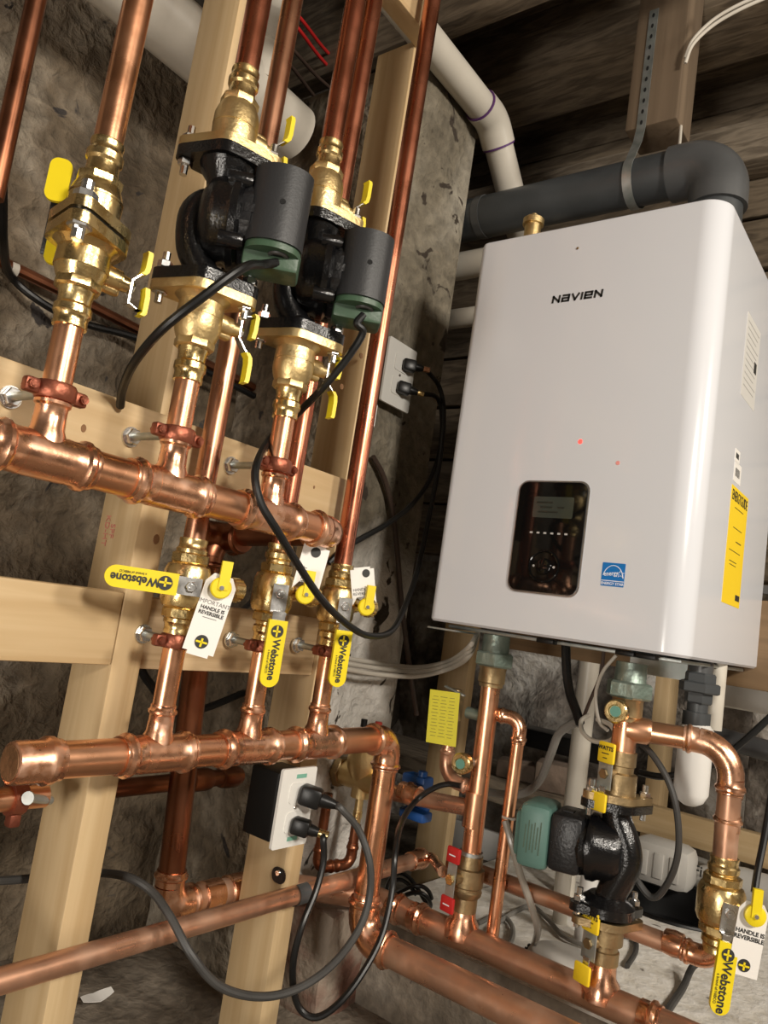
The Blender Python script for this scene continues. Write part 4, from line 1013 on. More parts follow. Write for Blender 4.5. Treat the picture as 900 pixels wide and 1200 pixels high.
# cables on the left wall
t = cord([PY(-40, 288, 1.335), PY(0, 306, 1.335), PY(80, 345, 1.335), PY(165, 388, 1.335), PY(245, 428, 1.335), PY(320, 466, 1.335), PY(372, 492, 1.335)], .0105, 'copper_dark', 'old brown copper pipe running along the left masonry wall', 'wall_pipe', cat='pipe')
wc = PY(15, 316, 1.335); tag(B().lathe(wc, V(1, 0, -.01), [(-.006, .0115), (-.006, .0135), (.006, .0135), (.006, .0115)], 16, cap=False).make('pipe_clip', 'cable_white', loc=wc), 'small pale clip round the old pipe on the left wall', 'clip')
cord([PY(2, 195, 1.10), PY(3, 240, 1.14), PY(4, 285, 1.20), PY(12, 322, 1.325), PY(45, 352, 1.325), PY(95, 378, 1.325), PY(165, 398, 1.325), PY(245, 437, 1.325), PY(320, 476, 1.325), PY(372, 503, 1.325)], .0072, 'rubber', 'black cable following the old pipe along the left wall', 'wall_cable')
o = B().tube([PY(51, -40, .93), PY(-8, 232, .93)], .0118, 16).make('old_pipe', 'copper_dark', loc=PY(0, 190, .93)); tag(o, 'thin dark copper pipe rising at the far left edge', 'pipe')
bz = PY(270, 910, 1.04).z
t = thing('rear_pipe', (.7, 1.04, bz), 'copper pipe running behind the lower manifold and both studs', 'pipe')
B().tube([(.30, 1.04, bz), (1.03, 1.04, bz)], .0143, 18).make('pipe', 'copper_dark', t)
for px in (235, 268): q = PY(px, 912, 1.04); B().lathe((q.x, 1.04, bz), X_, [(-.022, .0143), (-.02, .0175), (-.01, .0195), (.01, .0195), (.02, .0175), (.022, .0143)], 18, cap=False).make('coupling', 'copper_dark', t)
# pipe and clamp at the very left below the cap
q0 = PY(10, 936, .87)
t = thing('branch_pipe', (q0.x, .87, q0.z), 'short copper pipe with a clamp, at the far left under the end cap', 'pipe')
B().tube([(.25, .87, q0.z), (PY(52, 932, .87).x, .87, q0.z)], .0143, 18).make('pipe', 'copper', t)
b = B(); b.lathe((PY(18, 935, .87).x, .87, q0.z), X_, [(-.008, .0143), (-.008, .0195), (.008, .0195), (.008, .0143)], 18, cap=False); b.box((PY(16, 950, .87).x, .868, q0.z-.024), (.014, .014, .016), bev=.003); b.make('clamp', 'copper_clamp', t)
b = B(); k = PY(34, 935, .845); b.cyl(k, k+V(.040, .02, -.012), .0050, n=12); b.lathe(k, V(-.8, -.5, .1), [(0, .0075), (.003, .0075)], 16); b.make('rod', 'galvanised', t)
# red and brown wires in the joist bay
for i, (a, bb, m, lab) in enumerate((((355, 25), (400, 78), 'red_vinyl', 'red wire crossing the dark joist bay, upper one'), ((350, 34), (398, 92), 'red_vinyl', 'red wire crossing the dark joist bay, lower one'), ((345, 60), (395, 110), 'cable_brown', 'tan cable crossing the dark joist bay'), ((345, 82), (392, 138), 'cable_brown', 'brown cable crossing the dark joist bay, lowest'))):
    A, C_ = PY(*a, 1.36), PY(*bb, 1.40); cord([A+(A-C_)*.6, A, (A+C_)/2+V(0, 0, -.006), C_, C_+(C_-A)*.4], .0045, m, lab, 'joist_cable', 5)

# ================================================================== PIPEWORK UNDER THE HEATER
RB = .0172
def union(x, y, ztop, label):
    t = thing('pipe_union', (x, y, ztop-.09), label, 'fitting')
    B().lathe((x, y, ztop), -Z_, [(0, .024), (.030, .025), (.034, .027)], 24).make('tail_piece', 'union_green', t)
    b = B(); hexnut(b, (x, y, ztop-.030), -Z_, .037, .026); b.make('union_nut', 'union_green', t)
    B().lathe((x, y, ztop-.056), -Z_, [(0, .026), (.004, .024), (.028, .024), (.030, .0215), (.036, .021)], 24).make('adapter', 'brass_old', t)
    return t
def port(p, d, label):
    """small service port with a round brass cap showing a green dot"""
    t = thing('service_port', p, label, 'fitting'); d = Vector(d).normalized()
    B().lathe(p, d, [(-.01, .0085), (.010, .0085), (.012, .0105), (.022, .0105), (.024, .008), (.028, .008)], 14).make('nipple', 'galvanised', t)
    B().lathe(Vector(p)+d*.028, d, [(0, .010), (.001, .0178), (.014, .0182), (.017, .0160), (.017, .0105), (.0155, .0095)], 24).make('cap', 'brass', t)
    B().lathe(Vector(p)+d*.0435, d, [(0, .0088), (.002, .0082)], 16).make('green_dot', 'dot_green', t)
    return t
ry = PX(573, 820, BPX).y; ly = PX(736, 820, BPX).y
union(BPX, ry, -.010, 'grey green union where the return pipe meets the boiler')
rt = thing('heater_return_pipe', (BPX, ry, BPZ), 'tall copper pipe dropping from the boiler behind the yellow paper tag', 'pipe')
zc0 = px_z(0, 0, 1) if 0 else PX(556, 1003, BPX).z
B().tube([(BPX, ry, -.095), (BPX, ry-.004, zc0-.004)], RB, 24).make('pipe', 'copper', rt)
B().lathe((BPX, ry-.004, zc0+.006), -Z_, [(0, RB), (0, RB*1.18), (.006, RB*1.18), (.006, RB)], 22).make('solder_collar', 'galvanised', rt)
# check / ball valve with red handle
t = thing('shutoff_valve', (BPX, ry, zc0-.085), 'dull brass valve with a red lever on the heater return pipe', 'valve')
zb_ = PX(547, 1068, BPX).z
B().lathe((BPX, ry-.004, zc0), -Z_, [(0, .0215), (.020, .0225), (.022, .027), (.050, .027), (.052, .0255), (.056, .0255), (.058, .027), (.064, .026), (.070, .021), (zc0-zb_, .021)], 24).make('valve_body', 'brass_old', t)
c = V(BPX, ry-.004, zc0-.036); sa = V(-.98, .16, 0).normalized()
B().lathe(c, sa, [(.02, .010), (.040, .009), (.040, .005), (.050, .005)], 14).make('stem', 'brass_old', t)
sd = sa.cross(Z_)
pl = B().box(c+sa*.046, (.0025, .018, .082), ax=(sa, sd, Z_)).make('lever_plate', 'galvanised', t)
b = B(); hexnut(b, c+sa*.047, sa, .009, .005); b.make('lever_nut', 'brass', pl)
for s in (1, -1):
    g = B().box(c+sa*.047+Z_*(s*.040), (.0075, .028, .026), ax=(sa, sd, Z_), bev=.003).make('red_grip', 'red_vinyl', t)
    B().box(c+sa*.0512+Z_*(s*.040), (.0004, .014, .002), ax=(sa, sd, Z_)).make('grip_print', 'white_print', g)
# drop into the rear main
b = B(); yb = ry-.004
b.lathe((BPX, yb, BPZ), Z_, [(0, .030), (BMR*1.02, .0285), (BMR+.012, .0215), (zb_-BPZ+.004, .0205)], 24)
b.make('saddle_tee', 'copper_fitting', bmn)
# side branch toward the air separator
sz = PX(545, 945, BPX).z; spy = PX(424, 920, BPX).y
br = thing('separator_branch', (BPX, .8, sz), 'copper pipe joining the return pipe to the brass air separator', 'pipe')
B().lathe((BPX, ry, sz), Z_, [(-.030, RB), (-.030, RB*1.13), (.030, RB*1.13), (.030, RB)], 22, cap=False).make('tee_sleeve', 'copper', rt)
B().tube([(BPX, ry+.012, sz), (BPX, spy-.04, sz-.02)], .0152, 20).make('pipe', 'copper_dusty', br)
b = B(); b.lathe((BPX, PX(483, 928, BPX).y, sz-.008), Y_, [(-.016, .0152), (-.016, .018), (-.004, .0185), (.0, .021), (.008, .021), (.012, .018), (.024, .018), (.024, .0152)], 20); b.make('coupling', 'copper_fitting', br)
# air separator
t = thing('air_separator', (BPX, spy, -.40), 'brass air separator behind the lower manifold elbow', 'fitting')
s0 = PX(424, 856, BPX).z
B().lathe((BPX, spy, s0), -Z_, [(0, .030), (.004, .036), (.058, .036), (.070, .034), (.100, .020), (.108, .019), (.124, .019), (.126, .008), (.150, .008)], 28).make('body', 'brass_satin', t)
B().cyl((BPX, spy-.052, s0-.088), (BPX, spy+.055, s0-.088), .024, n=24).make('cross_body', 'brass_satin', t)
b = B(); hexnut(b, (BPX, spy+.045, s0-.088), Y_, .031, .018); b.make('union_nut', 'brass_old', t)
B().lathe((BPX, spy, s0+.0), Z_, [(0, .026), (.006, .026), (.007, .018), (.010, .018)], 22).make('top_plate', 'galvanised', t)
B().lathe((BPX-.012, spy+.008, s0+.010), Z_, [(0, .0065), (.014, .0065), (.015, .005)], 14).make('black_cap', 'black_plastic', t)
B().lathe((BPX+.006, spy-.014, s0+.008), Z_, [(0, .0075), (.014, .0075), (.016, .006)], 14).make('red_cap', 'red_cap', t)
B().lathe((BPX, spy, s0-.150), -Z_, [(0, .0095), (.012, .0095), (.013, .008), (.030, .008)], 14).make('drain_fitting', 'brass', t)
bp_ = V(BPX, spy, s0-.175)
dl = thing('drain_loop', bp_, 'small copper trap pipe under the brass air separator', 'pipe')
run(dl, [bp_, bp_+V(0, 0, -.075), bp_+V(-.075, .02, -.075), bp_+V(-.075, .02, .06)], .0095, .018, 'copper_dark', 'copper_dark')
# blue pipe clip gripping the separator branch
q0, q1 = PX(490, 917, 1.285), PX(488, 954, 1.285)
t = thing('pipe_clip', (1.285, q0.y, q1.z), 'blue plastic clip gripping the copper pipe beside the air separator', 'clip')
b = B(); b.box((1.282, q0.y, q0.z), (.034, .052, .030), bev=.004); b.lathe((1.278, q0.y-.012, q0.z+.012), Z_, [(0, .010), (.012, .009), (.013, .006)], 12); b.make('upper_jaw', 'blue_plastic', t)
B().box((1.282, q1.y, q1.z), (.034, .056, .018), bev=.004).make('lower_jaw', 'blue_plastic', t)
B().box((1.294, (q0.y+q1.y)/2, (q0.z+q1.z)/2), (.010, .046, q0.z-q1.z+.02), bev=.002).make('back_plate', 'blue_plastic', t)
# relief line: small loop and the slender pipe
rz = PX(552, 921, BPX).z
rl_ = thing('relief_loop', (BPX, ry+.06, rz), 'slim copper bend beside the return pipe under the yellow tag', 'pipe')
lo = PX(520, 898, BPX).y
run(rl_, [V(BPX-.0, ry+.008, rz-.004), V(BPX-.0, lo-.004, rz), V(BPX, lo-.004, PX(520, 850, BPX).z)], .0112, .034, 'copper_dusty', 'copper_dusty')
pz = PX(553, 836, BPX).z
pv = thing('relief_valve', (BPX, ry+.05, pz), 'small brass relief valve with steel lever behind the yellow tag', 'valve')
B().cyl((BPX, ry+.010, pz), (BPX, ry+.040, pz), .0105, n=16).make('nipple', 'union_green', pv)
B().lathe((BPX, lo-.004, pz-.022), Z_, [(0, .012), (.004, .017), (.040, .017), (.044, .014), (.058, .012), (.060, .006)], 20).make('valve_body', 'brass_old', pv)
lv0 = PX(528, 806, BPX-.02)
b = B(); b.box(lv0+V(0, -.010, -.004), (.008, .044, .0035), ax=(X_, V(0, -.95, -.22).normalized(), V(0, -.22, .95).normalized()), bev=.001); b.make('test_lever', 'galvanised', pv)
# yellow paper tag
tq = PX(519, 841, BPX-.032)
yt = thing('warning_tag', tq, 'yellow printed paper tag hanging from the relief valve', 'tag')
tr, tu = V(.10, -1, .0).normalized(), None
tu = (V(0, -.03, 1)-tr*V(0, -.03, 1).dot(tr)).normalized(); tu = (tu-tr*.06).normalized(); tr = (tr+Z_*.06).normalized()
cd = B().prism([(-.030, -.047), (.030, -.047), (.030, .047), (-.030, .047)], tq, tr, tu, .0006).make('card', 'yellow_tag', yt, smooth=False)
nt_ = tr.cross(tu).normalized()
for i in range(13):
    for k in range(3):
        w = (.010, .014, .009, .012)[(i+k) % 4]
        B().box(tq+nt_*.0009+tu*(.036-i*.0058)+tr*(-.017+k*.0165), (w, .0010, .0002), ax=(tr, tu, nt_)).make('print_line', 'tag_print', cd)
port(PX(553, 893, BPX-.012), V(-.99, -.05, 0), 'brass capped service port with green dot on the return pipe')
# slender pipe to the right
ez_ = PX(588, 838, BPX+.02).z
sp_y = PX(606, 880, BPX+.02).y
sl = thing('slender_pipe', (BPX+.02, sp_y, -.5), 'slender copper pipe with elbow, right of the return pipe', 'pipe')
run(sl, [V(BPX+.01, ry-.010, ez_), V(BPX+.02, sp_y, ez_), V(BPX+.02, sp_y+.004, BPZ+.012)], .0112, .020)
zt = PX(588, 955, BPX+.02)
B().lathe((BPX+.02, sp_y, zt.z), Z_, [(-.002, .0112), (-.002, .0128), (.002, .0128), (.002, .0112)], 16, cap=False).make('cable_tie', 'cable_white', sl)
cord([PX(592, 962, BPX), PX(600, 990, BPX), PX(610, 1025, BPX+.01), PX(622, 1060, BPX+.03), PX(630, 1088, BPX+.05), V(*PZ(626, 1108, LZ+.02))], .0062, 'clear_tube', 'clear plastic tube tied to the slender pipe', 'clear_tube', cat='tube')

# -------- supply side
union(BPX, ly, -.020, 'grey green union where the supply tee meets the boiler')
tz = PX(735, 858, BPX).z
st_ = thing('supply_tee', (BPX, ly, tz), 'copper tee below the boiler with a pipe leading right', 'pipe')
B().tube([(BPX, ly, -.095), (BPX, ly, tz-.034)], RB*1.12, 22).make('tee_body', 'copper', st_)
SX2 = 1.292
fy_ = PX(853, 960, SX2).y
ebz = PX(800, 863, 1.27).z
pA, pB, pC = V(BPX, ly-.005, tz+.006), V(SX2-.005, fy_, ebz), V(SX2, fy_, -.3)
dirAB = (pB-pA).normalized()
B().tube([pA, pB-dirAB*.03], RB, 22).make('branch_pipe', 'copper', st_)
b = B(); b.lathe(pA, dirAB, [(0, RB*1.2), (.030, RB*1.17), (.036, RB*1.0)], 22); b.make('tee_branch', 'copper', st_)
elbow(st_, pA, pB, pC, RB, .048)
zdn = PX(857, 960, SX2).z
zv1 = PX(860, 1015, SX2).z
B().tube([pB+V(0, 0, -.05), (SX2, fy_, zv1)], RB, 22).make('drop_pipe', 'copper_dusty', st_)
for py in (935, 975): B().lathe((SX2, fy_, PX(858, py, SX2).z), Z_, bead_prof(RB*.97, .024), 20).make('press_collar', 'copper_fitting', st_)
zv0 = PX(846, 1118, SX2).z
t, zc = ball_valve(SX2, fy_, zv0, zv1+.01, RB, 'brass ball valve with yellow lever hanging at the lower right', V(-.10, .05, -1), .128, sa=V(-.86, -.51, 0).normalized(), grp=None, w=.026, ys=.034)
vz = PX(846, 1118, SX2).z
hz0 = PX(835, 1118, 1.30).z
xr = thing('cross_pipe', (1.30, .4, hz0), 'dusty copper pipe passing behind the green pump to the right valve', 'pipe')
yl = PX(578, 1030, 1.30).y
hz1 = PX(600, 1038, 1.30).z
run(xr, [V(SX2, fy_, zv0+.012), V(SX2, fy_, hz0-.006), V(1.305, .74, hz1)], .0143, .026, 'copper_dusty')
B().lathe((1.296, PX(790, 1108, 1.30).y, hz0-.004), Y_, [(-.015, .0143), (-.013, .0175), (.0, .019), (.013, .0175), (.015, .0143)], 20, cap=False).make('coupling', 'copper_fitting', xr)
# drain with tag at the right edge
dc = PX(842, 1100, 1.27) if 0 else PX(884, 1072, 1.25)
dv = thing('drain_port', dc, 'yellow handled drain on the lower right ball valve', 'valve')
b = B(); b.lathe(V(SX2, fy_, zc), (dc+V(.02, 0, -.01)-V(SX2, fy_, zc)), [(.02, .010), ((dc-V(SX2, fy_, zc)).length*.9, .010)], 16); b.make('branch', 'brass', dv)
nd = V(-.86, -.51, 0).normalized(); nr = V(.51, -.86, 0).normalized()
b = B(); b.lathe(dc, nd, [(0, .0145), (.005, .0145), (.006, .013)], 24); b.prism([(-.0065, -.002), (.0065, -.002), (.0070, .036), (-.0055, .036)], dc+nd*.0015, nr, Z_, .0065); b.make('yellow_lever', 'yellow_vinyl', dv)
B().lathe(dc+nd*.008, nd, [(0, .0038), (.002, .003)], 10).make('screw', 'steel', dv)
tg = thing('valve_tag', dc, 'white paper tag under the yellow drain handle at the right edge', 'tag')
tcn = dc-nd*.004
rr_ = (nr+V(0, 0, -.10)).normalized(); uu_ = (Z_-rr_*Z_.dot(rr_)).normalized()
cd = B().prism([(-.020, -.084), (.020, -.084), (.020, .004), (.012, .015), (-.012, .015), (-.020, .004)], tcn, rr_, uu_, .0006).make('card', 'white_paper', tg, smooth=False)
text('HANDLE IS\nREVERSIBLE', tcn+nd*.0009-uu_*.030, rr_, uu_, .0080, 'ink', cd, th=.0001, bold=.0003)
tee_logo(cd, tcn+nd*.0009-uu_*.070, rr_, uu_, .0085)

# -------- pump under the heater
def small_iso(x, y, z0, z1, zf, label, s):
    """threaded brass isolation valve with a grey plate lever and two square yellow grips"""
    t = thing('isolation_valve', (x, y, min(z0, z1)), label, 'valve')
    zc = (z0+z1)/2
    B().lathe((x, y, z0), V(0, 0, z1-z0), [(0, .0225), (abs(z1-z0)*.30, .0225), (abs(z1-z0)*.32, .0200), (abs(z1-z0)*.45, .0200), (abs(z1-z0)*.48, .0262), (abs(z1-z0), .0262)], 22).make('valve_body', 'brass_old', t)
    b = B(); b.prism(diamond(.058, .034, .014, .024), V(x, y, zf-.0055), V(1, -.9, 0).normalized(), Z_.cross(V(1, -.9, 0).normalized()), .011); b.make('flange', 'brass_old', t, sharp=30)
    sa = V(-.90, .30, 0).normalized(); sd = Z_.cross(sa); c = V(x, y, zc)
    B().lathe(c, sa, [(.018, .009), (.034, .009), (.034, .005), (.042, .005)], 14).make('stem', 'brass_old', t)
    pl = B().box(c+sa*.037, (.0022, .026, .046), ax=(sa, sd, Z_), bev=.0008).make('lever_plate', 'galvanised', t)
    b = B(); hexnut(b, c+sa*.038, sa, .008, .005); b.make('lever_nut', 'brass_old', pl)
    B().box(c+sa*.040+Z_*-.030, (.002, .011, .022), ax=(sa, sd, Z_)).make('lever_neck', 'steel', pl)
    g = B().box(c+sa*.038+Z_*.032+sd*-.0, (.0065, .031, .032), ax=(sa, sd, Z_), bev=.003).make('yellow_grip', 'yellow_flat', t)
    text('WATTS', c+sa*.0417+Z_*.039, -sd if (-sd).cross(Z_).dot(sa) > 0 else sd, Z_, .0085, 'ink', g, th=.0001, bold=.0003)
    for i in range(2): B().box(c+sa*.0416+Z_*(.031-i*.007), (.0003, .014-.006*i, .0014), ax=(sa, sd, Z_)).make('grip_print', 'ink', g)
    B().box(c+sa*.046+Z_*-.042+sd*.0, (.0065, .030, .028), ax=(sa, sd, Z_), bev=.003).make('yellow_grip', 'yellow_flat', t)
    return t
zft, zfb = PX(738, 938, BPX).z, PX(714, 1070, BPX).z
zt0 = PX(736, 880, BPX).z; zt1 = PX(738, 935, BPX).z
small_iso(BPX, ly, tz-.030, zft, zft, 'dull brass valve with two yellow grips above the green pump', 1)
zb1 = PX(705, 1128, BPX).z
small_iso(BPX, ly-.004, BPZ+.052, zfb-.010, zfb-.012, 'dull brass valve with two yellow grips below the green pump', -1)
b = B(); b.lathe((BPX, ly-.004, BPZ), Z_, [(0, .030), (BMR*1.02, .0285), (BMR+.010, .0215), (.055, .0205)], 24); b.make('saddle_tee', 'copper_fitting', bmn)
t = thing('circulator_pump', (BPX, ly, zfb), 'black pump with teal green end cap under the boiler', 'pump')
ba = V(1, -.9, 0).normalized(); zm = (zft+zfb)/2
for z0 in (zft-.018, zfb):
    B().prism(diamond(.060, .038, .015, .024), V(BPX, ly, z0), ba, Z_.cross(ba), .012).make('flange', 'iron_black', t, sharp=30)
for s in (1, -1):
    bolt(t, V(BPX, ly, zft-.006)+ba*(.046*s), Z_, .026); bolt(t, V(BPX, ly, zfb+.002)+ba*(.046*s), Z_, .030)
B().lathe((BPX, ly, zfb), Z_, [(0, .043), (.014, .043), (.020, .034), (.026, .027)], 28).make('lower_boss', 'iron_black', t)
ma = V(-.20, 1, -.02).normalized()
B().tube(spline([V(BPX, ly, zft-.014), V(BPX, ly-.004, zft-.036), V(BPX, ly-.020, zm+.020), V(BPX, ly-.024, zm-.010), V(BPX, ly-.006, zfb+.030), V(BPX, ly, zfb+.006)], 6), .0225, 20).make('volute_pipe', 'iron_black', t)
c = V(BPX, ly+.006, zm+.004)
b = B(); b.lathe(c, ma, [(-.028, .014), (-.022, .036), (-.010, .045), (.012, .047), (.018, .051), (.028, .051), (.030, .046)], 26); b.make('volute', 'iron_black', t)
b = B(); b.lathe(c, ma, [(.030, .046), (.038, .048), (.044, .044), (.080, .043)], 12); b.make('motor_housing', 'iron_black', t)
b = B(); mu = ma.cross(Z_).normalized()
b.box(c+ma*.060-mu*.0 + Z_*.002, (.088, .052, .088), ax=(mu, ma, ma.cross(mu)*-1), bev=.010); b.make('terminal_box', 'iron_soft', t)
b = B(); b.box(c+ma*.110+Z_*.002, (.092, .052, .098), ax=(mu, ma, ma.cross(mu)*-1), bev=.012); b.box(c+ma*.128+Z_*.002, (.080, .030, .074), ax=(mu, ma, ma.cross(mu)*-1), bev=.010); gc = b.make('end_cover', 'pump_teal', t)
fs = -mu if (-mu).x < 0 else mu
q = c+ma*.110+fs*.0464+Z_*.002
for i in range(6):
    B().box(q+ma*(-.012+i*.0048), (.0004, .0018, (.050, .034, .046, .040, .050, .036)[i]), ax=(fs, ma, Z_)).make('print_line', 'pump_green', gc)
B().box(c+ma*.064+Z_*.047+fs*.01, (.020, .016, .002), ax=(mu, ma, Z_)).make('switch_recess', 'black_plastic', t)
cp0 = c+ma*.050-fs*.010-Z_*.040
cord([V(BPX+.052, ly-.02, zm-.035), PX(765, 1052, BPX+.05), PX(785, 1030, BPX+.04), PX(795, 995, BPX+.03), PX(793, 950, BPX+.02), PX(783, 915, BPX+.02), PX(765, 885, BPX+.025), PX(748, 868, BPX+.035), PX(735, 852, BPX+.06), PX(722, 820, BPX+.12)], .0052, 'rubber_grey', 'black cord curving up behind the supply pipe from the green pump')
port(PX(731, 833, BPX-.016), V(-.99, -.05, 0), 'brass capped service port with green dot on the supply tee')

# -------- condensate union and trap
cx = 1.40; cyy = PX(820, 800, cx).y
t = thing('condensate_union', (cx, cyy, -.14), 'dark grey plastic union under the right end of the boiler', 'fitting')
B().lathe((cx, cyy, .0), -Z_, [(0, .020), (.030, .020)], 20).make('tail_piece', 'pvc_grey_fitting', t)
b = B(); hexnut(b, (cx, cyy, -.020), -Z_, .026, .024); hexnut(b, (cx, cyy, -.050), -Z_, .023, .022); b.make('hex_body', 'pvc_grey', t)
b = B(); hexnut(b, (cx, cyy, -.036), -Z_, .034, .018); b.make('union_nut', 'pvc_grey', t)
B().lathe((cx, cyy, -.070), -Z_, [(0, .017), (.016, .017), (.017, .0225), (.040, .0225)], 20).make('socket', 'pvc_grey', t)
t = thing('condensate_trap', (cx, cyy, -.25), 'frosted white plastic trap bottle hanging below the grey union', 'bottle')
zb_t = PX(818, 947, cx).z
B().lathe((cx, cyy-.002, -.105), -Z_, [(0, .020), (.010, .028), (-.105-zb_t-.022, .028), (-.105-zb_t-.008, .021), (-.105-zb_t-.001, .010), (-.105-zb_t, .001)], 24).make('bottle', 'frosted_plastic', t)
o = B().tube([(cx+.06, cyy-.012, .0), (cx+.06, cyy-.012, -.115)], .016, 18).make('drain_tube', 'pvc_white', loc=(cx+.06, cyy, -.3)); tag(o, 'white plastic tube right behind the dark grey union', 'pipe')

# -------- black drain pipe and clutter behind
a0, a1 = PX(835, 862, 1.58), PX(915, 884, 1.58)
o = B().tube([a0+(a0-a1)*.3, a1+(a1-a0)*1.5], .019, 18).make('black_drain_pipe', 'black_pipe', loc=a0); tag(o, 'thick black plastic pipe passing behind the copper elbow at right', 'pipe')
pv1 = PX(692, 760, 1.78)
for (pa, pb, Xp, r, m, lab, nm) in (((693, 760), (664, 955), 1.80, .0235, 'pvc_white', 'tall cream plastic pipe standing behind the green pump', 'standing_pipe'),
                                  ((668, 970), (655, 1095), 1.62, .0150, 'pvc_white', 'cream plastic stub standing on the ledge left of the green pump', 'standing_pipe'),
                                  ((693, 1010), (687, 1092), 1.56, .0175, 'frosted_plastic', 'white plastic stub standing on the ledge beside the cream one', 'standing_pipe')):
    A = PX(*pa, Xp); C_ = V(A.x, A.y, LZ)
    if pa[1] < 900: A = V(A.x, A.y, .25); 
    o = B().tube([A, C_], r, 20).make(nm, m, loc=C_); tag(o, lab, 'pipe')
# wires below the heater
cord([PX(663, 752, 1.33), PX(664, 785, 1.33), PX(668, 812, 1.34), PX(676, 835, 1.36), PX(680, 848, 1.37)], .0085, 'rubber', 'thick black cable leaving the underside of the boiler', 'cable')
cord([PX(680, 848, 1.37), PX(672, 848, 1.38), PX(655, 860, 1.39), PX(645, 885, 1.40), PX(632, 915, 1.42), PX(612, 930, 1.44), PX(585, 930, 1.46), PX(560, 925, 1.48)], .0078, 'cable_grey', 'grey cable sagging left from under the boiler', 'cable')
cord([PX(708, 760, 1.33), PX(704, 790, 1.33), PX(692, 820, 1.35), PX(682, 845, 1.365)], .0032, 'cable_brown', 'thin brown wire under the boiler joining the black cable', 'cable')
cord([PX(722, 768, 1.30), PX(706, 788, 1.30), PX(698, 815, 1.31), PX(702, 845, 1.31), PX(712, 856, 1.30)], .0030, 'cable_white', 'thin pale wire looping beside the supply union', 'cable')
cord([PX(690, 838, 1.36), PX(681, 845, 1.34), PX(683, 858, 1.32), PX(695, 868, 1.31), PX(712, 869, 1.30), PX(720, 862, 1.29), PX(716, 850, 1.30), PX(700, 843, 1.33)], .0040, 'cable_white', 'pale wire loop tied round the cream standing pipe', 'cable')
cord([PX(748, 905, 1.44), PX(775, 910, 1.45), PX(805, 905, 1.46), PX(835, 897, 1.47), PX(870, 870, 1.49), PX(905, 838, 1.52)], .0062, 'rubber', 'black cable passing behind the frosted trap bottle', 'cable')
cord([PX(905, 925, 1.34), PX(896, 980, 1.32), PX(888, 1020, 1.30), PX(884, 1046, 1.285)], .0052, 'rubber', 'black cord hanging down to the right edge drain handle', 'cable')
cord([PX(800, 1130, 1.33), PX(790, 1160, 1.36), PX(770, 1185, 1.40), PX(760, 1200, 1.43)] if 0 else [V(*PZ(845, 1128, LZ+.06)), V(*PZ(815, 1130, LZ+.03)), V(*PZ(800, 1158, LZ+.006)), V(*PZ(783, 1184, LZ+.006)), V(*PZ(775, 1202, LZ+.006))], .0062, 'rubber_grey', 'black cord lying on the white ledge beneath the right valve', 'cable')
# cream cables from the pier to the heater
for k, (dy, lab) in enumerate(((0, 'cream cable sagging from the pier to the boiler, upper one'), (6, 'cream cable sagging from the pier to the boiler, middle one'), (13, 'cream cable sagging from the pier to the boiler, lower one'))):
    cord([PY(390, 765+dy, .975-.013*k), PY(410, 772+dy, .972-.013*k), PY(450, 778+dy, .968-.013*k), PY(490, 782+dy*.8, .950-.013*k), PY(525, 775+dy*.7, .912-.013*k), PX(548, 760+dy*.8, 1.24+k*.014), PX(560, 742+k, 1.27+k*.014)], .0050, 'cable_white', lab, 'cream_cable')
cord([PY(325, 792, .962), PY(330, 815, .962), PY(336, 840, .962), PY(338, 870, .962)], .0055, 'cable_white', 'cream cable dropping behind the centre stud above the lower manifold', 'cream_cable')
cord([PY(165, 784, 1.10), PY(175, 800, 1.10), PY(205, 835, 1.12), PY(240, 830, 1.15), PY(285, 812, 1.18)], .0072, 'rubber', 'black cable drooping on the left wall behind the lower stubs', 'wall_cable')
# wires at the ceiling
for k, (dx, lab) in enumerate(((0, 'white wire curving from the ceiling at the top right, lower one'), (10, 'white wire curving from the ceiling at the top right, upper one'))):
    cord([PX(803, 74+dx*-.6, 1.46), PX(812, 52-dx*.5, 1.46), PX(835, 30-dx*.6, 1.47), PX(865, 12-dx*.6, 1.48), PX(905, -6-dx*.5, 1.50)], .0038, 'cable_white', lab, 'ceiling_wire')
cord([PX(798, 148, 1.50), PX(797, 162, 1.48), PX(796, 172, 1.46)], .0032, 'cable_white', 'short white wire below the old hanging timber block', 'ceiling_wire')

# -------- things on the ledge
SKX = 2.20
s0, s1 = PX(800, 1025, SKX), PX(905, 1050, SKX)
t = thing('white_sack', (SKX, s0.y-.2, LZ), 'crumpled white printed sack lying below the tan board', 'sack')
L_ = .75; ztop = PX(820, 1000, SKX).z; rz_ = (ztop-LZ)/2
b = B()
for i in range(25):
    y = s0.y-.015-L_*i/24; e = min(1, .55+i*.12)
    b.ring(V(SKX, y, LZ+rz_*e), X_, Z_, rz_*e, 20)
    if i: b.bridge(20*(i-1), 20*i, 20)
b.f.append(tuple(reversed(range(20)))); b.f.append(tuple(range(480, 500)))
for i, v_ in enumerate(b.v):
    k = v_+noise.noise_vector(v_*11)*.010; k.z = max(k.z, LZ+.001); b.v[i] = k
b.make('sack_body', 'sack', t, sharp=70)
tp_ = PX(827, 1024, SKX-rz_-.010); text('First', tp_, fr, V(.18, 0, 1), .036, 'ink', t, 'sack_print', bold=.0006)
jg = PX(777, 1012, 2.12); jw = (PX(742, 1000, 2.12).y-PX(812, 1015, 2.12).y)
t = thing('plastic_jug', (2.12, jg.y, LZ), 'pale translucent plastic container standing beside the white sack', 'jug')
jz1 = PX(777, 985, 2.12).z
B().box((2.13, jg.y, (LZ+jz1)/2), (.10, jw, jz1-LZ), bev=.026).make('container_body', 'jug_plastic', t)
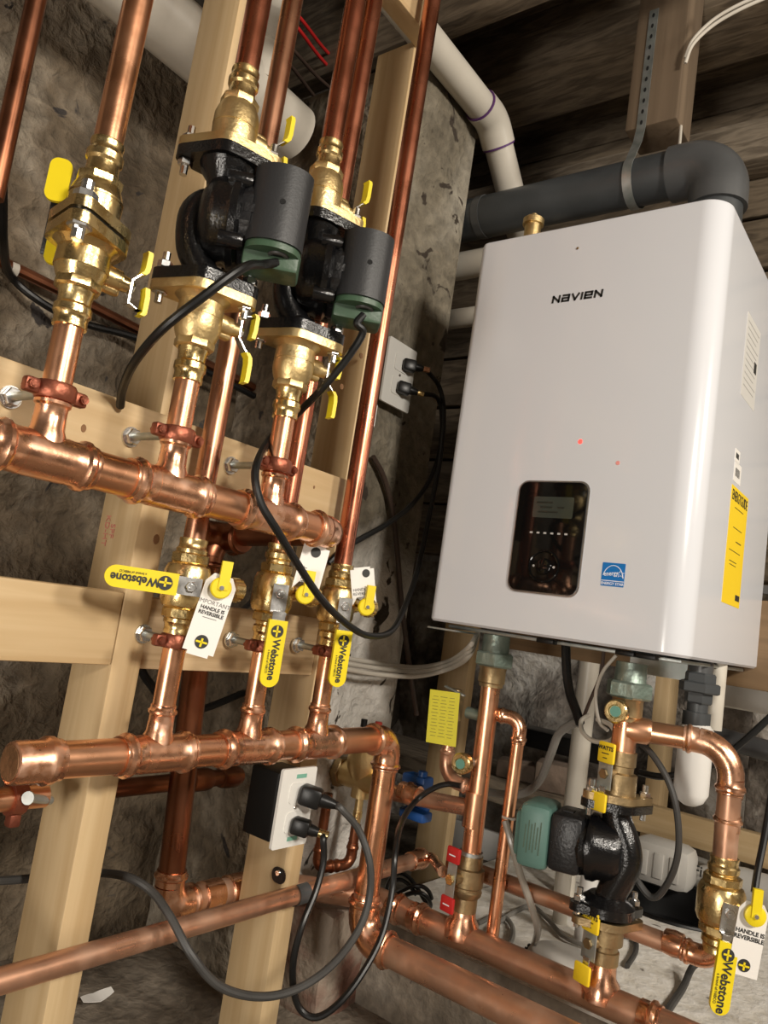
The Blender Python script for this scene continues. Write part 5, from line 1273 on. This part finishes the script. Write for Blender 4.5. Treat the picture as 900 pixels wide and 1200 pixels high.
for k in (-1, 0, 1): B().box((2.079, jg.y+k*jw*.26, (LZ+jz1)/2), (.006, jw*.16, (jz1-LZ)*.55), bev=.002).make('moulded_panel', 'jug_plastic', t)
# ribbed round cap on the ledge
rc0 = PZ(658, 1118, LZ+.030)
t = thing('drain_cover', (rc0.x, rc0.y, LZ), 'round grey ribbed cover on the ledge behind the floor pipes', 'cover')
B().lathe((rc0.x, rc0.y, LZ), Z_, [(0, .060), (.022, .060), (.030, .054), (.032, .05)], 32).make('lid', 'jug_plastic', t)
for k in range(20):
    a = 2*math.pi*k/20; B().box((rc0.x+.061*math.cos(a), rc0.y+.061*math.sin(a), LZ+.013), (.006, .007, .022), ax=(V(math.cos(a), math.sin(a), 0), V(-math.sin(a), math.cos(a), 0), Z_)).make('rib', 'black_plastic', t)
# pale upstand and hoses at the back of the ledge
g0, g1 = PX(500, 955, 1.98), PX(725, 985, 1.98)
o = B().box((2.0, (g0.y+g1.y)/2, (g0.z+LZ)/2-.02), (.02, g0.y-g1.y+.05, g0.z-LZ+.06), bev=.004).make('white_trough', 'frosted_plastic', loc=(2.0, .8, LZ)); tag(o, 'white plastic panel standing at the back of the ledge', 'panel')
# rubble shelf, bricks and old timber under the boiler
B_ = [(655, 898, 2.02, .09, .13, .075, 'tan brick on the old shelf behind the cream pipe'), (600, 925, 2.04, .08, .11, .05, 'flat stone on the old shelf behind the slender pipe'), (702, 920, 2.06, .08, .08, .05, 'broken brick on the old shelf behind the cream pipe, smallest')]
shelf_z = PX(655, 930, 2.02).z
o = B().box((2.11, 1.19, shelf_z-.03), (.30, .84, .06), bev=.008).make('old_shelf_timber', 'timber_grey_y', loc=(2.11, .55, shelf_z-.06)); tag(o, 'old rough timber ledge in the dark space under the boiler', 'timber')
for px, py, X, w, l, h, lab in B_:
    q = PX(px, py, X); o = B().box((X+.02, q.y, shelf_z+h/2), (w, l, h), ax=(V(.95, .3, 0).normalized(), V(-.3, .95, 0).normalized(), Z_), bev=.008).make('loose_brick', 'brick_old', loc=(X, q.y, shelf_z)); tag(o, lab, 'brick')
bx0 = PX(668, 868, 2.08); o = B().box((2.10, bx0.y, bx0.z-.015), (.10, .30, .05), bev=.006).make('black_tray', 'black_plastic', loc=(2.1, bx0.y, bx0.z)); tag(o, 'black plastic tray lying in the dark space under the boiler', 'tray')
# white peeling post and foam strip at right
q = PX(888, 900, 2.36); o = B().box((2.37, q.y-.015, (LZ+.12)/2), (.05, .075, .12-LZ), bev=.008).make('peeling_post', 'rubble_white', loc=(2.37, q.y, LZ)); tag(o, 'old post with peeling white paint behind the right valve', 'post')
q = PX(868, 818, 1.86); b = B(); b.box((1.86, q.y-.05, q.z), (.03, .26, .05), bev=.008)
for i, v_ in enumerate(b.v): b.v[i] = v_+noise.noise_vector(v_*30)*.006
tag(b.make('foam_strip', 'sack', loc=q), 'torn white foam strip below the brown board at right', 'foam')
# black hose coil behind the drop pipe
cc = PZ(487, 1045, -.60) if 0 else PX(480, 1040, 1.36)
pts = [V(cc.x+.05*math.cos(a)*.6, cc.y+.05*math.sin(a), cc.z-.02+.018*math.sin(2*a)+.002*a) for a in [i*.45 for i in range(26)]]
tag(B().tube(spline(pts, 3), .0042, 8).make('wire_coil', 'rubber', loc=cc), 'small coil of black wire behind the lower manifold drop', 'wire')
pts = [V(*PZ(x, y, LZ+.008)) for x, y in ((560, 1082), (585, 1072), (600, 1085), (598, 1105), (580, 1112), (570, 1100), (585, 1080), (620, 1062), (640, 1075), (665, 1100), (720, 1118))]
tag(B().tube(spline(pts, 6), .0048, 8).make('wire_coil', 'cable_grey', loc=pts[0]), 'grey wire coiled on the white ledge beside the slender pipe', 'wire')
pts = [V(*PZ(x, y, LZ+.006)) for x, y in ((735, 1132), (745, 1115), (743, 1100), (725, 1097), (710, 1105))]
tag(B().tube(spline(pts, 6), .0050, 8).make('wire_end', 'rubber_grey', loc=pts[0]), 'short black wire bend on the ledge below the pump flange', 'wire')

ps_ = PZ(113, 1172, FLOOR+.012)
b = B()
for i in range(7):
    a = i/6; w = .012*math.sin(math.pi*(.15+.7*a)); z = FLOOR+.014+.010*abs(a-.5)
    b.v += [V(ps_.x-.03+.06*a, ps_.y-w, z), V(ps_.x-.03+.06*a, ps_.y+w, z+.004), V(ps_.x-.03+.06*a, ps_.y+w, z+.0048), V(ps_.x-.03+.06*a, ps_.y-w, z+.0008)]
for i in range(6):
    for k in range(4): j = (k+1) % 4; b.f.append((4*i+k, 4*i+j, 4*i+4+j, 4*i+4+k))
b.f += [(3, 2, 1, 0), (24, 25, 26, 27)]
tag(b.make('paper_scrap', 'white_paper', loc=ps_), 'small curled white scrap lying on the bare floor', 'scrap')
